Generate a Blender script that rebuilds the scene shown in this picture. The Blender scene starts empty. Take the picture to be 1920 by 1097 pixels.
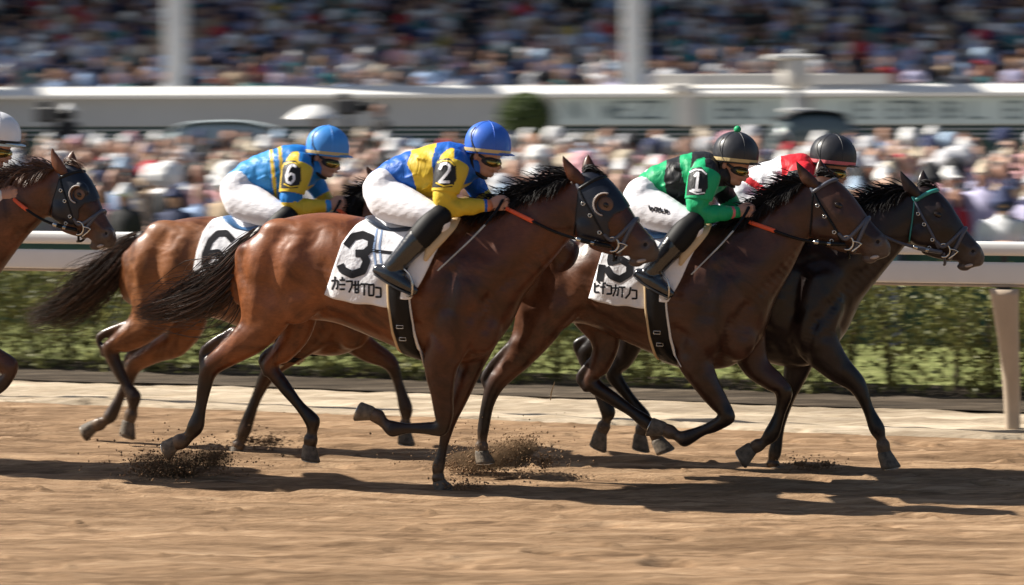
import bpy, math, random
import numpy as np
from mathutils import Vector
from mathutils.bvhtree import BVHTree
from math import radians as R, sin, cos, pi

random.seed(7)
RNG = np.random.default_rng(7)
scene = bpy.context.scene
COL = scene.collection

# ---------------------------------------------------------------- camera, sky, sun
F_PX, HOR, CAM_Z = 3600.0, 297.0, 2.0          # focal length in photo pixels, horizon row, eye height
cam_d = bpy.data.cameras.new('camera')
cam = bpy.data.objects.new('camera', cam_d)
COL.objects.link(cam)
cam.location = (0, 0, CAM_Z)
cam.rotation_euler = (R(90), 0, 0)
cam_d.sensor_width = 36.0
cam_d.lens = 36.0 * F_PX / 1920.0
cam_d.shift_y = -(548.5 - HOR) / 1920.0
cam_d.clip_start = 0.5
cam_d.clip_end = 600
cam_d.dof.use_dof = True
cam_d.dof.focus_distance = 11.9
cam_d.dof.aperture_fstop = 2.9
cam_d.dof.aperture_ratio = 0.125
scene.camera = cam

SUN_EL, SUN_TRAVEL = 39.0, 13.0                # light travels to +x, turned this far towards the camera
sd = Vector((-cos(R(SUN_EL)) * cos(R(SUN_TRAVEL)), cos(R(SUN_EL)) * sin(R(SUN_TRAVEL)), sin(R(SUN_EL))))
world = bpy.data.worlds.new('World')
scene.world = world
world.use_nodes = True
nt = world.node_tree
sky = nt.nodes.new('ShaderNodeTexSky')
sky.sky_type = 'NISHITA'
sky.sun_disc = False
sky.sun_elevation = R(SUN_EL)
sky.sun_rotation = math.atan2(sd.x, sd.y)
sky.dust_density = 1.5
nt.links.new(sky.outputs[0], nt.nodes['Background'].inputs[0])
nt.nodes['Background'].inputs[1].default_value = 0.05
sun_d = bpy.data.lights.new('sun', 'SUN')
sun_d.energy = 5.0
sun_d.angle = R(0.5)
sun_d.color = (1.0, 0.94, 0.84)
sun = bpy.data.objects.new('sun', sun_d)
COL.objects.link(sun)
sun.rotation_euler = sd.to_track_quat('Z', 'Y').to_euler()
scene.view_settings.view_transform = 'Standard'
scene.view_settings.look = 'None'
scene.view_settings.exposure = 0.9
scene.cycles.max_bounces = 6
scene.cycles.use_denoising = True

# ---------------------------------------------------------------- lanes: u runs with the horses, v points at the camera side
YAW = R(15)
U = np.array([cos(YAW), -sin(YAW), 0.0])
V = np.array([-sin(YAW), -cos(YAW), 0.0])
Z = np.array([0, 0, 1.0])
O3 = np.array([(830 - 960) * 11.6 / F_PX, 11.6, 0.0])
CAM = np.array([0, 0, CAM_Z])

def lane(L, s=0.0, z=0.0):
    return O3 - L * V + s * U + z * Z

def ray(px, py):
    return np.array([(px - 960) / F_PX, 1.0, -(py - HOR) / F_PX])

def to_px(P):
    P = np.atleast_2d(P)
    return np.stack([960 + P[:, 0] / P[:, 1] * F_PX, HOR - (P[:, 2] - CAM_Z) / P[:, 1] * F_PX], 1)

class Ctx:
    """a lane, in which the outlines read off the photograph get their distance"""
    def __init__(s, L):
        s.o = lane(L)
        s.L = L
    def pix(s, px, py, v=0.0):
        d = ray(px, py)
        t = (v + s.o @ V - CAM @ V) / (d @ V)
        return CAM + d * t
    def sc(s, px, py=500):
        return s.pix(px, py)[1] / F_PX
    def mirror(s, P):
        P = np.asarray(P)
        return P - 2 * ((P - s.o) @ V)[..., None] * V

# ---------------------------------------------------------------- materials
def nn(t, k, **kw):
    n = t.nodes.new(k)
    for a, b in kw.items():
        setattr(n, a, b)
    return n

def ramp(t, src, stops):
    n = nn(t, 'ShaderNodeValToRGB')
    e = n.color_ramp.elements
    while len(e) < len(stops):
        e.new(0.5)
    for q, (p, c) in zip(e, stops):
        q.position = p
        q.color = (*c, 1) if len(c) == 3 else c
    t.links.new(src, n.inputs[0])
    return n

def tex(t, scale, detail=4, kind='noise', stretch=(1, 1, 1), rot=(0, 0, 0), rough=0.55, dist=0.0):
    tc = nn(t, 'ShaderNodeTexCoord')
    mp = nn(t, 'ShaderNodeMapping')
    mp.inputs['Rotation'].default_value = rot
    mp.inputs['Scale'].default_value = stretch
    t.links.new(tc.outputs['Object'], mp.inputs[0])
    if kind == 'noise':
        n = nn(t, 'ShaderNodeTexNoise')
        n.inputs['Detail'].default_value = detail
        n.inputs['Roughness'].default_value = rough
        n.inputs['Distortion'].default_value = dist
    elif kind == 'wave':
        n = nn(t, 'ShaderNodeTexWave')
        n.inputs['Distortion'].default_value = dist
        n.inputs['Detail'].default_value = detail
    else:
        n = nn(t, 'ShaderNodeTexVoronoi')
    n.inputs['Scale'].default_value = scale
    t.links.new(mp.outputs[0], n.inputs['Vector'])
    return n

def mat(name, color, rough=0.6, var=0.15, vscale=8.0, bump=0.0, bscale=30.0, bdist=0.01, metal=0.0, spec=0.5,
        stretch=(1, 1, 1), sheen=0.0, coat=0.0, kind='noise', wdist=0.0, rot=(0, 0, 0)):
    m = bpy.data.materials.new(name)
    m.use_nodes = True
    t = m.node_tree
    b = t.nodes['Principled BSDF']
    b.inputs['Roughness'].default_value = rough
    b.inputs['Metallic'].default_value = metal
    b.inputs['Specular IOR Level'].default_value = spec
    if sheen:
        b.inputs['Sheen Weight'].default_value = sheen
    if coat:
        b.inputs['Coat Weight'].default_value = coat
        b.inputs['Coat Roughness'].default_value = 0.15
    c = np.array(color)
    if var:
        n = tex(t, vscale, stretch=stretch)
        rp = ramp(t, n.outputs[0], [(0.3, tuple(c * (1 - var))), (0.7, tuple(np.minimum(c * (1 + var), 0.95)))])
        t.links.new(rp.outputs[0], b.inputs['Base Color'])
    else:
        b.inputs['Base Color'].default_value = (*c, 1)
    if bump:
        n2 = tex(t, bscale, kind=kind, stretch=stretch, dist=wdist, rot=rot)
        bp = nn(t, 'ShaderNodeBump')
        bp.inputs['Strength'].default_value = bump
        bp.inputs['Distance'].default_value = bdist
        t.links.new(n2.outputs[0], bp.inputs['Height'])
        t.links.new(bp.outputs[0], b.inputs['Normal'])
    return m

def silk(name, color, rough=0.5):
    m = mat(name, color, rough=rough, var=0.06, vscale=5, sheen=0.0, bump=0.0, spec=0.3)
    t = m.node_tree
    b = t.nodes['Principled BSDF']
    n1 = tex(t, 9, detail=3, stretch=(1.6, 1, 0.7), dist=1.2)
    n2 = tex(t, 26, detail=2, stretch=(1.5, 1, 0.6), rot=(0, 0.6, 0), dist=0.8)
    ad = nn(t, 'ShaderNodeMath', operation='MULTIPLY_ADD')
    t.links.new(n2.outputs[0], ad.inputs[0])
    ad.inputs[1].default_value = 0.2
    t.links.new(n1.outputs[0], ad.inputs[2])
    bp = nn(t, 'ShaderNodeBump')
    bp.inputs['Strength'].default_value = 0.7
    bp.inputs['Distance'].default_value = 0.014
    t.links.new(ad.outputs[0], bp.inputs['Height'])
    t.links.new(bp.outputs[0], b.inputs['Normal'])
    return m

def attr_mat(name, attr, rough=0.8, bump=0.0):
    """base colour read from a colour attribute that holds the thing's own colours"""
    m = mat(name, (0.5, 0.5, 0.5), rough=rough, var=0, bump=bump, bscale=60)
    t = m.node_tree
    a = nn(t, 'ShaderNodeAttribute', attribute_name=attr)
    t.links.new(a.outputs['Color'], t.nodes['Principled BSDF'].inputs['Base Color'])
    return m

def coat_mat(name, base, dark, sunlit_quarter=None, rough=0.38, spec=0.30):
    """horse coat: base colour, darker points and a hindquarter painted paler for the sun on it, from the body's 'coat' attribute (r: points, g: sunlit quarters, b: muzzle)"""
    m = bpy.data.materials.new(name)
    m.use_nodes = True
    t = m.node_tree
    b = t.nodes['Principled BSDF']
    b.inputs['Roughness'].default_value = rough
    b.inputs['Specular IOR Level'].default_value = spec
    at = nn(t, 'ShaderNodeAttribute', attribute_name='coat')
    sp = nn(t, 'ShaderNodeSeparateColor')
    t.links.new(at.outputs['Color'], sp.inputs[0])
    n = tex(t, 3.5, detail=5, dist=0.5)
    c = np.array(base)
    rp = ramp(t, n.outputs[0], [(0.3, tuple(c * 0.78)), (0.7, tuple(c * 1.22))])
    q = nn(t, 'ShaderNodeMix', data_type='RGBA')
    t.links.new(sp.outputs[1], q.inputs[0])
    t.links.new(rp.outputs[0], q.inputs[6])
    qc = np.array(sunlit_quarter if sunlit_quarter is not None else base)  # rump tone with the sunlight painted into the coat colour
    rq = ramp(t, n.outputs[0], [(0.3, tuple(qc * 0.75)), (0.7, tuple(qc * 1.2))])
    t.links.new(rq.outputs[0], q.inputs[7])
    # points
    pn = tex(t, 14, detail=4)
    ma = nn(t, 'ShaderNodeMath', operation='MULTIPLY_ADD')
    t.links.new(pn.outputs[0], ma.inputs[0])
    ma.inputs[1].default_value = 0.35
    sb = nn(t, 'ShaderNodeMath', operation='SUBTRACT')
    t.links.new(sp.outputs[0], sb.inputs[0])
    sb.inputs[1].default_value = 0.20
    t.links.new(sb.outputs[0], ma.inputs[2])
    ma.use_clamp = True
    d = nn(t, 'ShaderNodeMix', data_type='RGBA')
    t.links.new(ma.outputs[0], d.inputs[0])
    t.links.new(q.outputs[2], d.inputs[6])
    d.inputs[7].default_value = (*dark, 1)
    mu = nn(t, 'ShaderNodeMix', data_type='RGBA')
    t.links.new(sp.outputs[2], mu.inputs[0])
    t.links.new(d.outputs[2], mu.inputs[6])
    mu.inputs[7].default_value = (0.085, 0.068, 0.062, 1)
    # dried dust on the lower legs
    dn = tex(t, 22, detail=5, rough=0.7)
    dm = nn(t, 'ShaderNodeMath', operation='MULTIPLY_ADD')
    ad_ = nn(t, 'ShaderNodeAttribute', attribute_name='dust')
    t.links.new(ad_.outputs['Fac'], dm.inputs[0])
    dm.inputs[1].default_value = 1.7
    ds = nn(t, 'ShaderNodeMath', operation='SUBTRACT')
    t.links.new(dn.outputs[0], ds.inputs[0])
    ds.inputs[1].default_value = 0.98
    t.links.new(ds.outputs[0], dm.inputs[2])
    dm.use_clamp = True
    du = nn(t, 'ShaderNodeMix', data_type='RGBA')
    t.links.new(dm.outputs[0], du.inputs[0])
    t.links.new(mu.outputs[2], du.inputs[6])
    du.inputs[7].default_value = (0.19, 0.125, 0.075, 1)
    # sweat-darkened patches
    sw = tex(t, 2.6, detail=6, rough=0.62, dist=1.1)
    sr = ramp(t, sw.outputs[0], [(0.38, (0.42, 0.36, 0.33)), (0.50, (0.92, 0.90, 0.90)), (0.66, (1.30, 1.30, 1.30))])
    fh = tex(t, 90, detail=4, stretch=(0.3, 1, 1), rough=0.8)
    fr_ = ramp(t, fh.outputs[0], [(0.3, (0.80, 0.80, 0.80)), (0.7, (1.18, 1.18, 1.18))])
    m1 = nn(t, 'ShaderNodeMix', data_type='RGBA', blend_type='MULTIPLY')
    m1.inputs[0].default_value = 1
    t.links.new(du.outputs[2], m1.inputs[6])
    t.links.new(sr.outputs[0], m1.inputs[7])
    m3 = nn(t, 'ShaderNodeMix', data_type='RGBA', blend_type='MULTIPLY')
    m3.inputs[0].default_value = 1
    t.links.new(m1.outputs[2], m3.inputs[6])
    t.links.new(fr_.outputs[0], m3.inputs[7])
    t.links.new(m3.outputs[2], b.inputs['Base Color'])
    big = tex(t, 6, detail=1.2, dist=0.5)
    vn = tex(t, 5.5, detail=2, dist=1.6)
    va = nn(t, 'ShaderNodeMath', operation='SUBTRACT')
    t.links.new(vn.outputs[0], va.inputs[0])
    va.inputs[1].default_value = 0.5
    vb = nn(t, 'ShaderNodeMath', operation='ABSOLUTE')
    t.links.new(va.outputs[0], vb.inputs[0])
    vr = ramp(t, vb.outputs[0], [(0.0, (0.014, 0.014, 0.014)), (0.06, (0, 0, 0))])
    s1 = nn(t, 'ShaderNodeMath', operation='ADD')
    t.links.new(big.outputs[0], s1.inputs[0])
    t.links.new(vr.outputs[0], s1.inputs[1])
    ad = nn(t, 'ShaderNodeMath', operation='MULTIPLY_ADD')
    t.links.new(fh.outputs[0], ad.inputs[0])
    ad.inputs[1].default_value = 0.03
    t.links.new(s1.outputs[0], ad.inputs[2])
    bp = nn(t, 'ShaderNodeBump')
    bp.inputs['Strength'].default_value = 0.6
    bp.inputs['Distance'].default_value = 0.034
    t.links.new(ad.outputs[0], bp.inputs['Height'])
    t.links.new(bp.outputs[0], b.inputs['Normal'])
    rr = ramp(t, sw.outputs[0], [(0.35, (rough - .10,) * 3), (0.62, (rough + .14,) * 3)])
    t.links.new(rr.outputs[0], b.inputs['Roughness'])
    b.inputs['Coat Weight'].default_value = 0.20
    b.inputs['Coat Roughness'].default_value = 0.20
    return m

# ---------------------------------------------------------------- objects
def setp(o, label=None, cat=None, group=None, kind=None):
    if label: o['label'] = label
    if cat: o['category'] = cat
    if group: o['group'] = group
    if kind: o['kind'] = kind
    return o

def empty(name, loc, label, cat, group=None):
    o = bpy.data.objects.new(name, None)
    COL.objects.link(o)
    o.location = loc
    o.empty_display_size = 0.1
    return setp(o, label, cat, group)

def wloc(o):
    p = np.zeros(3)
    while o is not None:
        p += np.array(o.location)
        o = o.parent
    return p

def mesh_obj(name, Vt, Fc, mats, parent=None, base=None, smooth=True, mi=None, attrs=None):
    """one mesh object; vertices are given in world space"""
    Vt = np.asarray(Vt, dtype=np.float64)
    b = wloc(parent) if parent is not None else (np.zeros(3) if base is None else np.asarray(base, float))
    me = bpy.data.meshes.new(name)
    if isinstance(Fc, np.ndarray) and Fc.ndim == 2:
        n, k = Fc.shape
        me.vertices.add(len(Vt))
        me.vertices.foreach_set('co', (Vt - b).ravel())
        me.loops.add(n * k)
        me.loops.foreach_set('vertex_index', Fc.astype(np.int32).ravel())
        me.polygons.add(n)
        me.polygons.foreach_set('loop_start', np.arange(0, n * k, k, dtype=np.int32))
        me.polygons.foreach_set('loop_total', np.full(n, k, dtype=np.int32))
        me.update(calc_edges=True)
    else:
        me.from_pydata([tuple(p) for p in (Vt - b)], [], [tuple(int(i) for i in f) for f in Fc])
    if not isinstance(mats, (list, tuple)):
        mats = [mats]
    for m in mats:
        me.materials.append(m)
    if mi is not None:
        me.polygons.foreach_set('material_index', np.asarray(mi, dtype=np.int32))
    if attrs:
        for k, a in attrs.items():
            if np.ndim(a) == 1:
                me.attributes.new(k, 'FLOAT', 'POINT').data.foreach_set('value', np.asarray(a, np.float32))
                continue
            at = me.color_attributes.new(k, 'FLOAT_COLOR', 'POINT')
            at.data.foreach_set('color', np.asarray(a, dtype=np.float32).ravel())
    if smooth:
        me.polygons.foreach_set('use_smooth', np.ones(len(me.polygons), dtype=bool))
    me.update()
    o = bpy.data.objects.new(name, me)
    COL.objects.link(o)
    if parent is not None:
        o.parent = parent
    else:
        o.location = b
    return o

class MB:
    """collects shapes for one mesh"""
    def __init__(s):
        s.v, s.f, s.m, s.n = [], [], [], 0
    def add(s, Vt, Fc, m=0):
        Vt = np.asarray(Vt, float).reshape(-1, 3)
        s.v.append(Vt)
        s.f += [[i + s.n for i in f] for f in Fc]
        s.m += [m] * len(Fc)
        s.n += len(Vt)
        return s
    def box(s, c, half, ax=None, m=0, bev=0.0):
        ax = np.eye(3) if ax is None else np.asarray(ax)
        h = np.asarray(half, float)
        if not bev:
            P = np.array([[x, y, z] for x in (-1, 1) for y in (-1, 1) for z in (-1, 1)]) * h
            Fc = [(0, 1, 3, 2), (4, 6, 7, 5), (0, 4, 5, 1), (2, 3, 7, 6), (0, 2, 6, 4), (1, 5, 7, 3)]
            return s.add(np.asarray(c) + P @ ax, Fc, m)
        # chamfered: rings through the thin direction
        rings = []
        for zz, k in ((-h[2], bev), (-h[2] + bev, 0), (h[2] - bev, 0), (h[2], bev)):
            a, b = h[0] - k, h[1] - k
            q = bev * 0.7
            rings.append([(a - q, b, zz), (a, b - q, zz), (a, -b + q, zz), (a - q, -b, zz), (-a + q, -b, zz), (-a, -b + q, zz), (-a, b - q, zz), (-a + q, b, zz)])
        P = np.array(rings).reshape(-1, 3)
        Fc = [tuple(range(7, -1, -1))[::-1], tuple(range(24, 32))[::-1]]
        for r in range(3):
            for i in range(8):
                j = (i + 1) % 8
                Fc.append((r * 8 + i, r * 8 + j, r * 8 + 8 + j, r * 8 + 8 + i))
        return s.add(np.asarray(c) + P @ ax, Fc, m)
    def build(s, name, mats, parent=None, base=None, smooth=True):
        return mesh_obj(name, np.concatenate(s.v), s.f, mats, parent, base, smooth, mi=s.m)

def catmull(A, sub):
    A = np.asarray(A, float)
    if len(A) == 2:
        t = np.linspace(0, 1, sub + 1)[:, None]
        return A[0] * (1 - t) + A[1] * t
    P = np.vstack([2 * A[0] - A[1], A, 2 * A[-1] - A[-2]])
    out = []
    for i in range(len(A) - 1):
        p0, p1, p2, p3 = P[i:i + 4]
        for k in range(sub):
            t = k / sub
            out.append(0.5 * (2 * p1 + (p2 - p0) * t + (2 * p0 - 5 * p1 + 4 * p2 - p3) * t * t + (3 * p1 - p0 - 3 * p2 + p3) * t ** 3))
    out.append(A[-1])
    return np.array(out)

def nrm(a):
    a = np.asarray(a, float)
    return a / (np.linalg.norm(a, axis=-1, keepdims=True) + 1e-12)

def loft(C, A, B, n=20, sub=4, cap=True, flat=False, sq=1.0):
    """closed tube through stations with centre C and semi-axes A, B"""
    X = catmull(np.hstack([C, A, B]), sub) if sub > 1 else np.hstack([C, A, B])
    C, A, B = X[:, :3], X[:, 3:6], X[:, 6:9]
    if cap and not flat:
        def dome(c, a, b, d):
            r = min(np.linalg.norm(a), np.linalg.norm(b)) * 0.9
            return [(c + d * r * sin(q), a * cos(q), b * cos(q)) for q in (0.5, 1.0, 1.35)]
        d0, d1 = nrm(C[0] - C[1]), nrm(C[-1] - C[-2])
        s0, s1 = dome(C[0], A[0], B[0], d0)[::-1], dome(C[-1], A[-1], B[-1], d1)
        C = np.vstack([[x[0] for x in s0], C, [x[0] for x in s1]])
        A = np.vstack([[x[1] for x in s0], A, [x[1] for x in s1]])
        B = np.vstack([[x[2] for x in s0], B, [x[2] for x in s1]])
    ph = np.linspace(0, 2 * pi, n, endpoint=False)
    f = lambda x: np.sign(x) * np.abs(x) ** sq
    Vt = C[:, None] + A[:, None] * f(np.cos(ph))[None, :, None] + B[:, None] * f(np.sin(ph))[None, :, None]
    m = len(C)
    Fc = []
    for i in range(m - 1):
        for j in range(n):
            k = (j + 1) % n
            Fc.append((i * n + j, i * n + k, i * n + n + k, i * n + n + j))
    if cap:
        Fc.append(tuple(range(n))[::-1])
        Fc.append(tuple(range((m - 1) * n, m * n)))
    return Vt.reshape(-1, 3), Fc

def tube(P, r, n=8, sub=3, flat=1.0, side=None):
    """round (or flattened) tube along points; r a number or one per point"""
    P = np.asarray(P, float)
    r = np.full(len(P), r) if np.isscalar(r) else np.asarray(r, float)
    X = catmull(np.hstack([P, r[:, None]]), sub) if sub > 1 else np.hstack([P, r[:, None]])
    P, r = X[:, :3], X[:, 3]
    T = nrm(np.gradient(P, axis=0))
    s = V if side is None else np.asarray(side)
    A = nrm(np.cross(T, s))
    B = nrm(np.cross(A, T))
    return loft(P, A * r[:, None], B * r[:, None] * flat, n=n, sub=1)

def ellipsoid(c, a, b, d, n=16, m=10):
    c, a, b, d = map(np.asarray, (c, a, b, d))
    Vt, Fc = [], []
    for i in range(m + 1):
        t = pi * i / m
        for j in range(n):
            p = 2 * pi * j / n
            Vt.append(c + a * cos(t) + (b * cos(p) + d * sin(p)) * max(sin(t), 1e-3))
    for i in range(m):
        for j in range(n):
            k = (j + 1) % n
            Fc.append((i * n + j, i * n + k, i * n + n + k, i * n + n + j))
    return Vt, Fc

class Flesh:
    """lofts that are fused by a voxel remesh into one continuous skin; remembers which loft each spot came from"""
    def __init__(s):
        s.mb = MB()
        s.c, s.r, s.lab = [], [], []
    def note(s, C, A, B, lab):
        X = catmull(np.hstack([C, A, B, np.asarray(lab, float).reshape(len(C), -1)]), 5)
        s.c.append(X[:, :3])
        s.r.append((np.linalg.norm(X[:, 3:6], axis=1) + np.linalg.norm(X[:, 6:9], axis=1)) / 2)
        s.lab.append(X[:, 9:])
    def add(s, C, A, B, lab, **k):
        C, A, B = (np.asarray(q, float) for q in (C, A, B))
        s.mb.add(*loft(C, A, B, **k))
        s.note(C, A, B, lab)
    def fuse(s, voxel, smooth=6):
        me = bpy.data.meshes.new('tmp')
        me.from_pydata([tuple(p) for p in np.concatenate(s.mb.v)], [], s.mb.f)
        ob = bpy.data.objects.new('tmp', me)
        COL.objects.link(ob)
        md = ob.modifiers.new('r', 'REMESH')
        md.mode = 'VOXEL'
        md.voxel_size = voxel
        if smooth:
            sm = ob.modifiers.new('s', 'SMOOTH')
            sm.factor = 0.5
            sm.iterations = smooth
        dg = bpy.context.evaluated_depsgraph_get()
        m2 = bpy.data.meshes.new_from_object(ob.evaluated_get(dg))
        Vt = np.empty(len(m2.vertices) * 3)
        m2.vertices.foreach_get('co', Vt)
        Fc = np.array([p.vertices[:] for p in m2.polygons], dtype=np.int32)
        Nn = np.empty(len(m2.vertices) * 3)
        m2.vertices.foreach_get('normal', Nn)
        bpy.data.objects.remove(ob)
        bpy.data.meshes.remove(me)
        bpy.data.meshes.remove(m2)
        return Vt.reshape(-1, 3), Fc, Nn.reshape(-1, 3)
    def labels(s, P, chunk=4000):
        C, r, lab = np.concatenate(s.c), np.concatenate(s.r), np.concatenate(s.lab)
        out = np.empty((len(P), lab.shape[1]))
        for i in range(0, len(P), chunk):
            d = np.linalg.norm(P[i:i + chunk, None] - C[None], axis=2) / (r + 0.015)
            out[i:i + chunk] = lab[np.argmin(d, axis=1)]
        return out

def relax(Fc, x, it=4):
    """average a per-vertex value over the mesh"""
    n = len(x)
    e = np.vstack([Fc[:, [0, 1]], Fc[:, [1, 2]], Fc[:, [2, 3]], Fc[:, [3, 0]]]) if Fc.shape[1] == 4 else np.vstack([Fc[:, [0, 1]], Fc[:, [1, 2]], Fc[:, [2, 0]]])
    e = np.vstack([e, e[:, ::-1]])
    cnt = np.bincount(e[:, 0], minlength=n)[:, None] + 1
    for _ in range(it):
        acc = x.copy()
        for k in range(x.shape[1]):
            acc[:, k] += np.bincount(e[:, 0], weights=x[e[:, 1], k], minlength=n)
        x = acc / cnt
    return x

def in_poly(P, poly):
    x, y = P[:, 0], P[:, 1]
    poly = np.asarray(poly, float)
    c = np.zeros(len(P), bool)
    j = len(poly) - 1
    for i in range(len(poly)):
        xi, yi = poly[i]
        xj, yj = poly[j]
        c ^= ((yi > y) != (yj > y)) & (x < (xj - xi) * (y - yi) / (yj - yi + 1e-12) + xi)
        j = i
    return c

def bvh_of(Vt, Fc):
    return BVHTree.FromPolygons([tuple(p) for p in Vt], [tuple(int(i) for i in f) for f in Fc])

def cast(bvh, px, py):
    d = nrm(ray(px, py))
    h = bvh.ray_cast(Vector(CAM), Vector(d))
    return (None, None) if h[0] is None else (np.array(h[0]), np.array(h[1]))

def decal(bvh, strokes, w, lift=0.003, step=2.0):
    """painted strokes (photo pixels) laid on a surface as thin ribbons"""
    mb = MB()
    for st in strokes:
        st = np.asarray(st, float)
        L = np.concatenate([[0], np.cumsum(np.linalg.norm(np.diff(st, axis=0), axis=1))])
        n = max(2, int(L[-1] / step) + 1)
        q = np.linspace(0, L[-1], n)
        X = np.stack([np.interp(q, L, st[:, 0]), np.interp(q, L, st[:, 1])], 1)
        T = np.gradient(X, axis=0)
        T /= np.linalg.norm(T, axis=1, keepdims=True) + 1e-9
        Nn = np.stack([-T[:, 1], T[:, 0]], 1)
        X[0] -= T[0] * w * 0.4
        X[-1] += T[-1] * w * 0.4
        rows = []
        for i in range(n):
            row = []
            for k in (-0.5, -0.17, 0.17, 0.5):
                p, nr = cast(bvh, *(X[i] + Nn[i] * w * k))
                if p is not None:
                    row.append(p + lift * nrm(CAM - p))
            rows.append(row if len(row) == 4 else None)
        for i in range(n - 1):
            if rows[i] and rows[i + 1]:
                mb.add(rows[i] + rows[i + 1], [(j, j + 1, j + 5, j + 4) for j in range(3)])
    return mb if mb.n else None

# ================================================================ SETTING
def fnoise(ny, nx, ly, lx, seed, beta=1.6):
    """tileable rough field, feature sizes ly, lx in cells"""
    g = np.random.default_rng(seed)
    w = np.fft.rfft2(g.standard_normal((ny, nx)))
    fy = np.fft.fftfreq(ny)[:, None] * ly
    fx = np.fft.rfftfreq(nx)[None] * lx
    k = 1.0 / (1.0 + fy ** 2 + fx ** 2) ** beta
    z = np.fft.irfft2(w * k, (ny, nx))
    return (z - z.mean()) / z.std()

def sheet(name, L0, L1, s0, s1, dl, ds, zf, m, kind='structure'):
    nl, ns = max(2, int((L1 - L0) / dl) + 1), max(2, int((s1 - s0) / ds) + 1)
    Lg, Sg = np.meshgrid(np.linspace(L0, L1, nl), np.linspace(s0, s1, ns), indexing='ij')
    P = O3 - Lg[..., None] * V + Sg[..., None] * U + zf(Lg, Sg)[..., None] * Z
    i = np.arange(nl * ns).reshape(nl, ns)
    Fc = np.stack([i[:-1, :-1], i[:-1, 1:], i[1:, 1:], i[1:, :-1]], -1).reshape(-1, 4)
    return setp(mesh_obj(name, P.reshape(-1, 3), Fc, m, base=(0, 0, 0)), kind=kind)

M = {}
def dirt_mat(name, a, b, c, rough=0.95, st=(0.16, 1.5, 1.5)):
    m = mat(name, a, rough=rough, var=0, spec=0.15)
    t = m.node_tree
    bs = t.nodes['Principled BSDF']
    n1 = tex(t, 7, detail=9, stretch=st, rot=(0, 0, YAW), rough=0.72)
    n2 = tex(t, 2.2, detail=5, stretch=(0.12, 1.6, 1), rot=(0, 0, YAW))
    r1 = ramp(t, n1.outputs[0], [(0.36, b), (0.5, a), (0.64, c)])  # streaky earth tone; its contrast also paints in shading of the ridges
    r2 = ramp(t, n2.outputs[0], [(0.36, (0.70, 0.68, 0.66)), (0.64, (1.16, 1.16, 1.16))])
    mx = nn(t, 'ShaderNodeMix', data_type='RGBA', blend_type='MULTIPLY')
    mx.inputs[0].default_value = 1
    t.links.new(r1.outputs[0], mx.inputs[6])
    t.links.new(r2.outputs[0], mx.inputs[7])
    n4 = tex(t, 30, detail=6, stretch=(0.06, 1.5, 1), rot=(0, 0, YAW), rough=0.75)
    r4 = ramp(t, n4.outputs[0], [(0.34, (0.72, 0.70, 0.68)), (0.5, (1, 1, 1)), (0.66, (1.14, 1.14, 1.14))])
    mx4 = nn(t, 'ShaderNodeMix', data_type='RGBA', blend_type='MULTIPLY')
    mx4.inputs[0].default_value = 1
    t.links.new(mx.outputs[2], mx4.inputs[6])
    t.links.new(r4.outputs[0], mx4.inputs[7])
    t.links.new(mx4.outputs[2], bs.inputs['Base Color'])
    n3 = tex(t, 60, detail=5, stretch=(0.45, 1, 1), rot=(0, 0, YAW), rough=0.7)
    bp = nn(t, 'ShaderNodeBump')
    bp.inputs['Strength'].default_value = 0.7
    bp.inputs['Distance'].default_value = 0.02
    t.links.new(n3.outputs[0], bp.inputs['Height'])
    t.links.new(bp.outputs[0], bs.inputs['Normal'])
    return m
M['track'] = dirt_mat('track_dirt', (0.305, 0.195, 0.113), (0.175, 0.108, 0.062), (0.42, 0.285, 0.175))
M['sand'] = dirt_mat('verge_sand', (0.50, 0.41, 0.30), (0.37, 0.29, 0.20), (0.60, 0.50, 0.38))
M['soil'] = dirt_mat('soil', (0.085, 0.067, 0.050), (0.045, 0.036, 0.028), (0.17, 0.135, 0.10))  # dark tone, also holds the hedge's shadow on the strip
M['lawn'] = dirt_mat('lawn_grass', (0.20, 0.225, 0.075), (0.10, 0.12, 0.038), (0.33, 0.34, 0.14), st=(1, 1, 1))
M['paving'] = dirt_mat('paving', (0.36, 0.33, 0.30), (0.28, 0.26, 0.24), (0.44, 0.41, 0.37), st=(1, 1, 1))

def track_z(Lg, Sg):
    ny, nx = Lg.shape
    z = 0.005 * fnoise(ny, nx, 4, 60, 1) + 0.0045 * fnoise(ny, nx, 4, 14, 2) + 0.006 * fnoise(ny, nx, 30, 120, 3)
    pit = fnoise(ny, nx, 7, 15, 4, 2.2)
    z -= 0.045 * np.clip(pit - 1.5, 0, 1.2)
    z += 0.02 * np.clip(fnoise(ny, nx, 3, 5, 5, 2.0) - 2.0, 0, 1.5)
    e = np.clip((3.05 - Lg) / 0.25, 0, 1)
    return z * (0.35 + 0.65 * e)
sheet('dirt_track', -3.4, 3.02, -6.2, 6.2, 0.019, 0.028, track_z, M['track'])
sheet('track_far_side', -40, -3.4, -60, 60, 4, 6, lambda L, s: L * 0 - 0.006, M['track'])
sheet('track_beyond', -3.4, 3.0, -60, -6.2, 2, 6, lambda L, s: L * 0 - 0.004, M['track'])
sheet('track_ahead', -3.4, 3.0, 6.2, 60, 2, 6, lambda L, s: L * 0 - 0.004, M['track'])
def verge_z(Lg, Sg):
    ny, nx = Lg.shape
    z = 0.012 + 0.006 * fnoise(ny, nx, 3, 9, 6) + 0.007 * fnoise(ny, nx, 5, 25, 7)
    edge = 3.05 + 0.07 * fnoise(ny, nx, 400, 22, 8)
    return np.where(Lg < edge, -0.05, z)
sheet('sand_verge', 2.85, 4.45, -9, 9, 0.03, 0.05, verge_z, M['sand'])
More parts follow.
